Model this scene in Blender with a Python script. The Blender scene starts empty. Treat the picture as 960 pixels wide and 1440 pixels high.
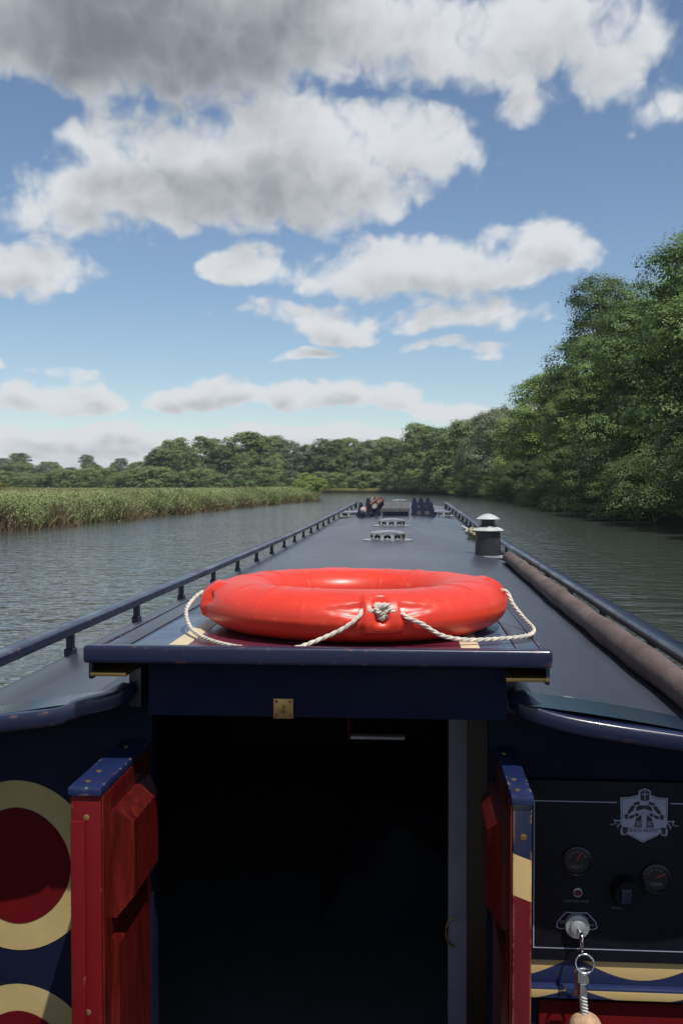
import bpy, bmesh, math, random
import numpy as np
from mathutils import Vector, Matrix

R = math.radians
random.seed(4)
sc = bpy.context.scene
COL = sc.collection

# ------------------------------------------------------------------ camera
cam_d = bpy.data.cameras.new("camera")
cam = bpy.data.objects.new("camera", cam_d)
COL.objects.link(cam)
cam.location = (0.16, 0.0, 1.70)
cam.rotation_euler = (R(90 - 1.596), 0, R(3.96))
cam_d.sensor_fit = 'VERTICAL'
cam_d.sensor_height = 36.0
cam_d.lens = 35.0
cam_d.clip_start = 0.05
cam_d.clip_end = 6000
sc.camera = cam

# ------------------------------------------------------------------ view
sc.view_settings.view_transform = 'Standard'
sc.view_settings.look = 'None'
sc.view_settings.gamma = 1
sc.view_settings.exposure = 0.15
sc.render.resolution_x = 682
sc.render.resolution_y = 1024

# ------------------------------------------------------------------ sun and sky
SUN_EL, SUN_AZ = R(62), R(146)      # azimuth clockwise from +Y (the bow): behind the camera, to its right
sun_dir = Vector((math.sin(SUN_AZ) * math.cos(SUN_EL), math.cos(SUN_AZ) * math.cos(SUN_EL), math.sin(SUN_EL)))
sun_d = bpy.data.lights.new("sun", 'SUN')
sun_d.energy = 4.2
sun_d.angle = R(0.55)
sun_d.color = (1.0, 0.955, 0.88)
sun = bpy.data.objects.new("sun", sun_d)
COL.objects.link(sun)
sun.rotation_euler = (-sun_dir).to_track_quat('-Z', 'Y').to_euler()

world = bpy.data.worlds.new("World")
sc.world = world
world.use_nodes = True
WT = world.node_tree
WT.nodes.clear()


def build_field_group():
    """smooth thickness of the day's cumulus for a sky direction given as (azimuth, elevation) in radians"""
    g = bpy.data.node_groups.new("cloud_field", 'ShaderNodeTree')
    g.interface.new_socket("uv", in_out='INPUT', socket_type='NodeSocketVector')
    g.interface.new_socket("thickness", in_out='OUTPUT', socket_type='NodeSocketFloat')
    N, L = g.nodes, g.links
    gi = N.new('NodeGroupInput'); go = N.new('NodeGroupOutput')

    def m(op, a, b=None, c=None):
        n = N.new('ShaderNodeMath'); n.operation = op
        for i, v in enumerate((a, b, c)):
            if v is None: continue
            if isinstance(v, (int, float)): n.inputs[i].default_value = v
            else: L.new(v, n.inputs[i])
        return n.outputs[0]

    def vm(op, a, b):
        n = N.new('ShaderNodeVectorMath'); n.operation = op
        for i, v in enumerate((a, b)):
            if isinstance(v, tuple): n.inputs[i].default_value = v
            else: L.new(v, n.inputs[i])
        return n.outputs['Value'] if op == 'DOT_PRODUCT' else n.outputs[0]
    # (azimuth, elevation of the widest row, half width, height above, depth below, weight), degrees
    clouds = [(-16.29, 23.49, 16.78, 13.1, 3.89, 1.35),
              (-4.36, 24.64, 8.59, 6.55, 3.07, 0.9),
              (1.68, 23.04, 6.14, 4.91, 2.46, 0.72),
              (-8.41, 16.91, 13.1, 4.91, 3.77, 1.1),
              (-17.89, 15.04, 6.75, 2.46, 2.54, 0.85),
              (0.89, 18.54, 5.12, 2.86, 2.25, 0.75),
              (-15.55, 18.78, 5.12, 2.05, 1.84, 0.62),
              (8.76, 22.46, 7.16, 6.14, 3.6, 0.85),
              (14.23, 19.61, 3.07, 1.72, 1.56, 0.65),
              (6.06, 20.27, 2.86, 1.64, 1.64, 0.55),
              (-21.49, 11.21, 5.12, 2.37, 1.31, 0.95),
              (-0.71, 11.65, 12.28, 2.54, 1.39, 0.95),
              (6.29, 12.63, 4.71, 2.54, 1.72, 0.85),
              (-9.43, 12.31, 2.66, 1.56, 1.39, 0.85),
              (-4.37, 8.45, 3.36, 2.37, 0.9, 0.9),
              (-6.0, 7.21, 3.27, 0.65, 0.53, 0.85),
              (-8.63, 9.6, 4.3, 1.06, 0.9, 0.62),
              (2.93, 9.33, 5.52, 1.96, 1.06, 0.92),
              (2.53, 7.92, 3.89, 0.53, 0.45, 0.75),
              (4.54, 7.37, 1.64, 0.49, 0.41, 0.7),
              (-18.74, 2.09, 11.05, 1.47, 1.31, 1.12),
              (-7.22, 2.81, 10.64, 1.02, 1.23, 1.04),
              (-18.91, 5.85, 2.66, 0.65, 0.49, 0.7),
              (-23.18, 6.36, 1.23, 0.49, 0.41, 0.8),
              (-0.7, 2.69, 8.19, 0.82, 0.98, 0.85),
              (-3.96, 0.65, 36.83, 1.47, 3.27, 1.34),
              (-22, 4.3, 2.6, 1.7, 0.6, 1.15),
              (-18.3, 4.2, 2.9, 1.9, 0.6, 1.2),
              (-13.4, 4.5, 2.2, 1.5, 0.5, 1.1),
              (-10.8, 4.8, 2.6, 2.0, 0.6, 1.2),
              (-7.2, 4.6, 2.8, 1.5, 0.55, 1.15),
              (-3.9, 4.6, 2.8, 1.7, 0.55, 1.2),
              (-0.6, 4.5, 2.6, 1.5, 0.55, 1.1),
              (2.4, 4.0, 3.0, 1.1, 0.5, 1.05),
              (-16.4, 2.5, 3.2, 1.2, 0.5, 1.1),
              (-21.5, 2.4, 3.0, 1.0, 0.5, 1.1)]
    tot = None
    for (az, el, w, up, dn, wt) in clouds:
        q = vm('SUBTRACT', gi.outputs[0], (R(az), R(el), 0))
        q = vm('MAXIMUM', vm('MULTIPLY', q, (1 / R(w), 1 / R(up), 0)), vm('MULTIPLY', q, (-1 / R(w), -1 / R(dn), 0)))
        e = m('MAXIMUM', m('MULTIPLY_ADD', vm('DOT_PRODUCT', q, q), -wt, wt), 0.0)
        tot = e if tot is None else m('MAXIMUM', m('MAXIMUM', tot, e), m('MULTIPLY', m('ADD', e, tot), .72))
    L.new(tot, go.inputs[0])
    return g


def build_world():
    N, L = WT.nodes, WT.links
    FG = build_field_group()

    def m(op, a, b=None, c=None):
        n = N.new('ShaderNodeMath'); n.operation = op
        for i, v in enumerate((a, b, c)):
            if v is None: continue
            if isinstance(v, (int, float)): n.inputs[i].default_value = v
            else: L.new(v, n.inputs[i])
        return n.outputs[0]

    def vm(op, a, b):
        n = N.new('ShaderNodeVectorMath'); n.operation = op
        for i, v in enumerate((a, b)):
            if isinstance(v, tuple): n.inputs[i].default_value = v
            else: L.new(v, n.inputs[i])
        return n.outputs[0]

    def mr(v, a, b, c=0.0, d=1.0):
        n = N.new('ShaderNodeMapRange'); n.interpolation_type = 'SMOOTHSTEP'
        L.new(v, n.inputs[0])
        for i, q in enumerate((a, b, c, d)): n.inputs[i + 1].default_value = q
        return n.outputs[0]

    def noise(vec, scale, detail, rough, dist=0.0):
        n = N.new('ShaderNodeTexNoise'); n.noise_dimensions = '2D'
        n.inputs['Scale'].default_value = scale; n.inputs['Detail'].default_value = detail
        n.inputs['Roughness'].default_value = rough; n.inputs['Distortion'].default_value = dist
        L.new(vec, n.inputs['Vector'])
        return n

    def field(vec):
        g = N.new('ShaderNodeGroup'); g.node_tree = FG; L.new(vec, g.inputs[0]); return g.outputs[0]
    tc = N.new('ShaderNodeTexCoord')
    sp = N.new('ShaderNodeSeparateXYZ'); L.new(vm('NORMALIZE', tc.outputs['Generated'], (0, 0, 0)), sp.inputs[0])
    az = m('ARCTAN2', sp.outputs[0], sp.outputs[1])
    el = m('ARCSINE', sp.outputs[2])
    cv = N.new('ShaderNodeCombineXYZ'); L.new(az, cv.inputs[0]); L.new(el, cv.inputs[1])
    p = cv.outputs[0]
    # finer, flatter texture towards the horizon
    flatten = m('DIVIDE', 1.0, m('ADD', m('MAXIMUM', el, 0.0), .16))
    fc = N.new('ShaderNodeCombineXYZ'); L.new(m('MULTIPLY', m('ADD', az, .3), m('MULTIPLY_ADD', flatten, .05, .82)), fc.inputs[0])
    L.new(m('ADD', m('MULTIPLY', m('LOGARITHM', m('ADD', m('MAXIMUM', el, -.05), .10), 2.718), .15), m('MULTIPLY', el, .62)), fc.inputs[1])
    pn = fc.outputs[0]
    warp = vm('MULTIPLY', vm('SUBTRACT', noise(pn, 11.0, 3.0, .55).outputs['Color'], (.5, .5, .5)), (.085, .040, 0))
    # low clouds are wrinkled less than high ones
    wk = N.new('ShaderNodeVectorMath'); wk.operation = 'SCALE'; L.new(warp, wk.inputs[0]); L.new(mr(el, .03, .22, .55, 1.1), wk.inputs[3])
    pw = vm('ADD', p, wk.outputs[0])
    def puffs(vec):
        v = N.new('ShaderNodeTexVoronoi'); v.voronoi_dimensions = '2D'; v.feature = 'SMOOTH_F1'
        v.inputs['Scale'].default_value = 24.0; v.inputs['Detail'].default_value = 2.0; v.inputs['Roughness'].default_value = .55; v.inputs['Smoothness'].default_value = .35
        L.new(vec, v.inputs['Vector'])
        return v.outputs['Distance']
    pq = vm('ADD', pn, vm('MULTIPLY', vm('SUBTRACT', noise(pn, 30.0, 2.0, .5).outputs['Color'], (.5, .5, .5)), (.03, .03, 0)))
    fbm = m('ADD', m('MULTIPLY', noise(pn, 13.0, 7.0, .54, .1).outputs[0], .72), m('MULTIPLY_ADD', puffs(pq), -.34, .27))
    fbm2 = m('ADD', m('MULTIPLY', noise(vm('ADD', pn, (.006, .020, 0)), 13.0, 2.0, .5, .1).outputs[0], .72), m('MULTIPLY_ADD', puffs(vm('ADD', pq, (.004, .012, 0))), -.34, .27))
    t0 = field(pw)
    oc = N.new('ShaderNodeCombineXYZ'); oc.inputs[0].default_value = .006; L.new(mr(el, .02, .30, .011, .036), oc.inputs[1])
    t1 = field(vm('ADD', pw, oc.outputs[0]))
    # the same kind of sky goes on all around: loose cumulus from a broad noise
    out = m('MAXIMUM', m('SUBTRACT', m('ABSOLUTE', m('ADD', az, R(3.96))), R(22)), m('SUBTRACT', el, R(30)))
    broad = noise(pn, 3.2, 4.0, .5).outputs[0]
    gen = m('MULTIPLY', m('MULTIPLY', m('MAXIMUM', m('SUBTRACT', broad, .45), 0.0), 5.0), mr(out, 0.0, R(10)))
    tt = m('MAXIMUM', t0, gen); ta = m('MAXIMUM', t1, gen)
    n0 = m('SUBTRACT', fbm, .5)
    d = m('ADD', m('MULTIPLY_ADD', tt, 1.55, -.25), m('MULTIPLY', m('MULTIPLY', n0, 1.95), m('MINIMUM', m('MULTIPLY', tt, 4.0), 1.0)))
    alpha = m('MULTIPLY', mr(d, -.08, .70), .97)
    relief = m('MULTIPLY', m('SUBTRACT', fbm2, fbm), .55)
    depth = m('MULTIPLY', m('ADD', m('MULTIPLY', ta, .62), m('MULTIPLY', m('MAXIMUM', d, 0.0), .26)), mr(el, .03, .14, .62, 1.0))
    shade = mr(m('ADD', depth, relief), .34, 1.35)
    cm = N.new('ShaderNodeMix'); cm.data_type = 'RGBA'
    L.new(shade, cm.inputs[0])
    cm.inputs[6].default_value = CLOUD_LIT
    cm.inputs[7].default_value = CLOUD_BASE
    sky = N.new('ShaderNodeTexSky'); sky.sky_type = 'NISHITA'
    sky.sun_disc = False
    sky.sun_elevation = SUN_EL
    sky.sun_rotation = SUN_AZ
    sky.air_density = 1.0; sky.dust_density = 0.1; sky.ozone_density = 2.6
    b1 = N.new('ShaderNodeBackground'); b1.inputs[1].default_value = SKY_STRENGTH; L.new(sky.outputs[0], b1.inputs[0])
    b2 = N.new('ShaderNodeBackground'); b2.inputs[1].default_value = 1.0; L.new(cm.outputs[2], b2.inputs[0])
    mx = N.new('ShaderNodeMixShader'); L.new(alpha, mx.inputs[0]); L.new(b1.outputs[0], mx.inputs[1]); L.new(b2.outputs[0], mx.inputs[2])
    o = N.new('ShaderNodeOutputWorld'); L.new(mx.outputs[0], o.inputs[0])
    world.cycles.sampling_method = 'MANUAL'; world.cycles.sample_map_resolution = 256


CLOUD_LIT = (.66, .68, .70, 1)
CLOUD_BASE = (.175, .19, .215, 1)
SKY_STRENGTH = .097
build_world()

# ------------------------------------------------------------------ materials
MATS = {}


def new_mat(name):
    m = bpy.data.materials.new(name); m.use_nodes = True
    m.node_tree.nodes.clear()
    MATS[name] = m
    return m, m.node_tree.nodes, m.node_tree.links


def nd(N, t, **kw):
    n = N.new(t)
    for k, v in kw.items():
        if k in n.inputs: n.inputs[k].default_value = v
        else: setattr(n, k, v)
    return n


def ramp(N, pts, const=False):
    r = N.new('ShaderNodeValToRGB')
    e = r.color_ramp.elements
    while len(e) > 1: e.remove(e[-1])
    for i, (p, c) in enumerate(pts):
        x = e[0] if i == 0 else e.new(p)
        x.position = p; x.color = (*c, 1)
    if const: r.color_ramp.interpolation = 'CONSTANT'
    return r


def principled(N, L, **kw):
    b = N.new('ShaderNodeBsdfPrincipled')
    for k, v in kw.items(): b.inputs[k].default_value = v
    o = N.new('ShaderNodeOutputMaterial'); L.new(b.outputs[0], o.inputs[0])
    return b


def simple(name, col, rough=.5, metal=0.0, spec=.5, var=.15, scale=12., bump=0.0, bscale=60., coat=0.0):
    m, N, L = new_mat(name)
    b = principled(N, L, Roughness=rough, Metallic=metal)
    b.inputs['Specular IOR Level'].default_value = spec
    b.inputs['Coat Weight'].default_value = coat
    b.inputs['Coat Roughness'].default_value = .08
    tc = nd(N, 'ShaderNodeTexCoord')
    n = nd(N, 'ShaderNodeTexNoise', Scale=scale, Detail=5.0, Roughness=.6)
    L.new(tc.outputs['Object'], n.inputs['Vector'])
    lo = tuple(c * (1 - var) for c in col); hi = tuple(min(1, c * (1 + var)) for c in col)
    r = ramp(N, [(.3, lo), (.7, hi)])
    L.new(n.outputs[0], r.inputs[0]); L.new(r.outputs[0], b.inputs['Base Color'])
    rr = nd(N, 'ShaderNodeMapRange'); rr.inputs[3].default_value = rough * .8; rr.inputs[4].default_value = min(1, rough * 1.25)
    L.new(n.outputs[0], rr.inputs[0]); L.new(rr.outputs[0], b.inputs['Roughness'])
    if bump:
        n2 = nd(N, 'ShaderNodeTexNoise', Scale=bscale, Detail=4.0)
        L.new(tc.outputs['Object'], n2.inputs['Vector'])
        bp = nd(N, 'ShaderNodeBump', Strength=bump, Distance=.004)
        L.new(n2.outputs[0], bp.inputs['Height']); L.new(bp.outputs[0], b.inputs['Normal'])
    return m


def worn_paint(name, col, rough=.22, chip=(.30, .13, .07), amount=.62, edge=.008, var=.12, coat=.25, grime=.35, spec=.5):
    """gloss paint with chips along its edges"""
    m, N, L = new_mat(name)
    b = principled(N, L, Roughness=rough)
    b.inputs['Coat Weight'].default_value = coat
    b.inputs['Coat Roughness'].default_value = .1
    tc = nd(N, 'ShaderNodeTexCoord')
    geo = nd(N, 'ShaderNodeNewGeometry')
    n = nd(N, 'ShaderNodeTexNoise', Scale=9.0, Detail=6.0, Roughness=.65)
    L.new(tc.outputs['Object'], n.inputs['Vector'])
    r = ramp(N, [(.3, tuple(c * (1 - var) for c in col)), (.75, tuple(c * (1 + var) for c in col))])
    L.new(n.outputs[0], r.inputs[0])
    b.inputs['Specular IOR Level'].default_value = spec
    bev = nd(N, 'ShaderNodeBevel', samples=4, Radius=edge)
    dt = nd(N, 'ShaderNodeVectorMath', operation='DOT_PRODUCT')
    L.new(bev.outputs[0], dt.inputs[0]); L.new(geo.outputs['True Normal'], dt.inputs[1])
    em = nd(N, 'ShaderNodeMapRange'); em.inputs[1].default_value = .995; em.inputs[2].default_value = .86
    L.new(dt.outputs['Value'], em.inputs[0])
    cn = nd(N, 'ShaderNodeTexNoise', Scale=34.0, Detail=5.0, Roughness=.7)
    L.new(tc.outputs['Object'], cn.inputs['Vector'])
    cr = nd(N, 'ShaderNodeMapRange'); cr.inputs[1].default_value = amount; cr.inputs[2].default_value = amount + .03
    L.new(cn.outputs[0], cr.inputs[0])
    mul = nd(N, 'ShaderNodeMath', operation='MULTIPLY'); L.new(em.outputs[0], mul.inputs[0]); L.new(cr.outputs[0], mul.inputs[1])
    # rare deep chips anywhere
    cr2 = nd(N, 'ShaderNodeMapRange'); cr2.inputs[1].default_value = .735; cr2.inputs[2].default_value = .75
    L.new(cn.outputs[0], cr2.inputs[0])
    mx2 = nd(N, 'ShaderNodeMath', operation='MAXIMUM'); L.new(mul.outputs[0], mx2.inputs[0]); L.new(cr2.outputs[0], mx2.inputs[1])
    mix = nd(N, 'ShaderNodeMix', data_type='RGBA'); L.new(mx2.outputs[0], mix.inputs[0]); L.new(r.outputs[0], mix.inputs[6])
    mix.inputs[7].default_value = (*chip, 1)
    L.new(mix.outputs[2], b.inputs['Base Color'])
    gn = nd(N, 'ShaderNodeTexNoise', Scale=3.5, Detail=7.0, Roughness=.7); L.new(tc.outputs['Object'], gn.inputs['Vector'])
    rr = nd(N, 'ShaderNodeMapRange'); rr.inputs[1].default_value = .35; rr.inputs[2].default_value = .7
    rr.inputs[3].default_value = rough; rr.inputs[4].default_value = rough + grime
    L.new(gn.outputs[0], rr.inputs[0]); L.new(rr.outputs[0], b.inputs['Roughness'])
    return m


NAVY = (.0055, .0095, .036)
CREAM = (.47, .34, .145)
RED = (.105, .0035, .0065)
worn_paint('navy_paint', NAVY, amount=.57)
worn_paint('red_paint', (.125, .003, .006), rough=.4, chip=(.32, .12, .08), amount=.62, coat=0.0, spec=.22)
worn_paint('cream_paint', CREAM, rough=.4, amount=.8, coat=.1, chip=(.2, .1, .06))
worn_paint('shaded_navy_paint', (.0042, .0068, .024), rough=.45, amount=.66, coat=0.0, spec=.18)  # darker copy of the navy, shade under the overhang put into the colour
worn_paint('bulkhead_red', (.10, .0025, .005), rough=.5, amount=.7, coat=0.0, spec=.12)
worn_paint('bulkhead_cream', (.43, .32, .145), rough=.5, amount=.8, coat=0.0, spec=.15, chip=(.2, .1, .06))
worn_paint('pale_line_paint', (.56, .47, .29), rough=.4, amount=.75, coat=.1, chip=(.25, .15, .1))
worn_paint('maroon_paint', (.095, .014, .030), rough=.25, amount=.8)
worn_paint('hatch_blue_paint', (.055, .080, .135), rough=.22, amount=.8)
simple('brass', (.42, .26, .10), rough=.38, metal=.85, var=.25, scale=40)
simple('chrome', (.75, .76, .78), rough=.16, metal=1.0, var=.08, scale=20)
simple('steel_grey', (.40, .42, .43), rough=.42, metal=.55, var=.2, scale=25)
simple('black_plastic', (.012, .012, .014), rough=.35)
simple('panel_black', (.0065, .0075, .013), rough=.55, spec=.2, var=.2, scale=30, bump=.05, bscale=300)
simple('dial_white', (.13, .135, .17), rough=.5, var=.1, scale=60)
simple('print_white', (.30, .31, .40), rough=.5, var=.1, scale=60)
simple('print_dark', (.012, .013, .022), rough=.5)
simple('gauge_red', (.55, .03, .02), rough=.4)
simple('red_lens', (.10, .01, .012), rough=.15)
simple('switch_blue', (.012, .018, .04), rough=.3)
simple('rubber', (.005, .005, .006), rough=.7, spec=.2)
simple('grey_board', (.20, .19, .23), rough=.6, var=.12)
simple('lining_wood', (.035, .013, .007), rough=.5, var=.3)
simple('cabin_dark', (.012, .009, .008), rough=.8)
simple('slat_white', (.7, .7, .68), rough=.5)  # plain white of the cabin slat
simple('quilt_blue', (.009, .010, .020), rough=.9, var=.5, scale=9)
simple('cork', (.40, .255, .16), rough=.9, var=.35, scale=70, bump=.5, bscale=120)
simple('strap_white', (.52, .50, .47), rough=.75, var=.2, scale=60)
simple('leather_brown', (.22, .075, .03), rough=.6, var=.3)
simple('rope_white', (.55, .50, .42), rough=.9, var=.28, scale=90, bump=.3, bscale=400)
simple('rope_yellow', (.30, .26, .14), rough=.85, var=.3, scale=60)
simple('pole_wood', (.15, .062, .035), rough=.55, var=.35, scale=18)
simple('mop_cotton', (.34, .29, .26), rough=.95, var=.3, scale=30, bump=.6, bscale=60)
simple('plank_grey', (.085, .083, .082), rough=.8, var=.3, scale=14, bump=.3, bscale=50)
simple('rack_blue', (.012, .014, .035), rough=.4, var=.2)
simple('hull_black', (.012, .012, .013), rough=.55, var=.3)
simple('deck_grey', (.05, .052, .055), rough=.75, var=.25, scale=20, bump=.2, bscale=120)
simple('bark', (.055, .043, .032), rough=.95, var=.4, scale=7, bump=.8, bscale=18)
simple('glass_dark', (.01, .011, .014), rough=.08, var=.1)


def mat_door_edge():
    m, N, L = new_mat('painted_bands')
    b = principled(N, L, Roughness=.32)
    b.inputs['Coat Weight'].default_value = .2
    geo = nd(N, 'ShaderNodeNewGeometry')
    sp = nd(N, 'ShaderNodeSeparateXYZ'); L.new(geo.outputs['Position'], sp.inputs[0])
    sl = nd(N, 'ShaderNodeMath', operation='MULTIPLY_ADD'); L.new(sp.outputs[0], sl.inputs[0]); sl.inputs[1].default_value = .38; L.new(sp.outputs[2], sl.inputs[2])
    c1 = nd(N, 'ShaderNodeMath', operation='GREATER_THAN'); L.new(sl.outputs[0], c1.inputs[0]); c1.inputs[1].default_value = .957 + .36 * .38
    c2 = nd(N, 'ShaderNodeMath', operation='GREATER_THAN'); L.new(sl.outputs[0], c2.inputs[0]); c2.inputs[1].default_value = 1.032 + .36 * .38
    m1 = nd(N, 'ShaderNodeMix', data_type='RGBA'); L.new(c1.outputs[0], m1.inputs[0]); m1.inputs[6].default_value = (*RED, 1); m1.inputs[7].default_value = (*CREAM, 1)
    m2 = nd(N, 'ShaderNodeMix', data_type='RGBA'); L.new(c2.outputs[0], m2.inputs[0]); L.new(m1.outputs[2], m2.inputs[6]); m2.inputs[7].default_value = (*NAVY, 1)
    bev = nd(N, 'ShaderNodeBevel', samples=4, Radius=.006)
    dt = nd(N, 'ShaderNodeVectorMath', operation='DOT_PRODUCT'); L.new(bev.outputs[0], dt.inputs[0]); L.new(geo.outputs['True Normal'], dt.inputs[1])
    em = nd(N, 'ShaderNodeMapRange'); em.inputs[1].default_value = .99; em.inputs[2].default_value = .85; L.new(dt.outputs['Value'], em.inputs[0])
    cn = nd(N, 'ShaderNodeTexNoise', Scale=30.0, Detail=5.0, Roughness=.7); L.new(geo.outputs['Position'], cn.inputs['Vector'])
    cr = nd(N, 'ShaderNodeMapRange'); cr.inputs[1].default_value = .47; cr.inputs[2].default_value = .52; L.new(cn.outputs[0], cr.inputs[0])
    mu = nd(N, 'ShaderNodeMath', operation='MULTIPLY'); L.new(em.outputs[0], mu.inputs[0]); L.new(cr.outputs[0], mu.inputs[1])
    cr2 = nd(N, 'ShaderNodeMapRange'); cr2.inputs[1].default_value = .72; cr2.inputs[2].default_value = .73; L.new(cn.outputs[0], cr2.inputs[0])
    mxx = nd(N, 'ShaderNodeMath', operation='MAXIMUM'); L.new(mu.outputs[0], mxx.inputs[0]); L.new(cr2.outputs[0], mxx.inputs[1])
    m3 = nd(N, 'ShaderNodeMix', data_type='RGBA'); L.new(mxx.outputs[0], m3.inputs[0]); L.new(m2.outputs[2], m3.inputs[6]); m3.inputs[7].default_value = (.33, .17, .10, 1)
    L.new(m3.outputs[2], b.inputs['Base Color'])


mat_door_edge()


def mat_swags():
    """cream and blue swag border painted along the ledge under the instrument panel"""
    m, N, L = new_mat('swag_paint')
    b = principled(N, L, Roughness=.35)
    geo = nd(N, 'ShaderNodeNewGeometry')
    sp = nd(N, 'ShaderNodeSeparateXYZ'); L.new(geo.outputs['Position'], sp.inputs[0])
    # scallops of period .31 m hanging from the top edge
    t = nd(N, 'ShaderNodeMath', operation='SUBTRACT'); L.new(sp.outputs[0], t.inputs[0]); t.inputs[1].default_value = .508
    t2 = nd(N, 'ShaderNodeMath', operation='MULTIPLY'); L.new(t.outputs[0], t2.inputs[0]); t2.inputs[1].default_value = math.pi / .28
    s = nd(N, 'ShaderNodeMath', operation='SINE'); L.new(t2.outputs[0], s.inputs[0])
    a = nd(N, 'ShaderNodeMath', operation='ABSOLUTE'); L.new(s.outputs[0], a.inputs[0])
    h = nd(N, 'ShaderNodeMath', operation='MULTIPLY_ADD'); L.new(a.outputs[0], h.inputs[0]); h.inputs[1].default_value = -.048; h.inputs[2].default_value = .697
    g = nd(N, 'ShaderNodeMath', operation='GREATER_THAN'); L.new(sp.outputs[2], g.inputs[0]); L.new(h.outputs[0], g.inputs[1])
    # a second row of the same scallops further down
    h2 = nd(N, 'ShaderNodeMath', operation='MULTIPLY_ADD'); L.new(a.outputs[0], h2.inputs[0]); h2.inputs[1].default_value = -.030; h2.inputs[2].default_value = .640
    g2 = nd(N, 'ShaderNodeMath', operation='GREATER_THAN'); L.new(sp.outputs[2], g2.inputs[0]); L.new(h2.outputs[0], g2.inputs[1])
    lo = nd(N, 'ShaderNodeMath', operation='LESS_THAN'); L.new(sp.outputs[2], lo.inputs[0]); lo.inputs[1].default_value = .634
    g3 = nd(N, 'ShaderNodeMath', operation='MULTIPLY'); L.new(g2.outputs[0], g3.inputs[0]); L.new(lo.outputs[0], g3.inputs[1])
    gg = nd(N, 'ShaderNodeMath', operation='MAXIMUM'); L.new(g.outputs[0], gg.inputs[0]); L.new(g3.outputs[0], gg.inputs[1])
    mx = nd(N, 'ShaderNodeMix', data_type='RGBA'); L.new(gg.outputs[0], mx.inputs[0]); mx.inputs[6].default_value = (.014, .022, .075, 1); mx.inputs[7].default_value = (*CREAM, 1)
    L.new(mx.outputs[2], b.inputs['Base Color'])


mat_swags()


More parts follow.
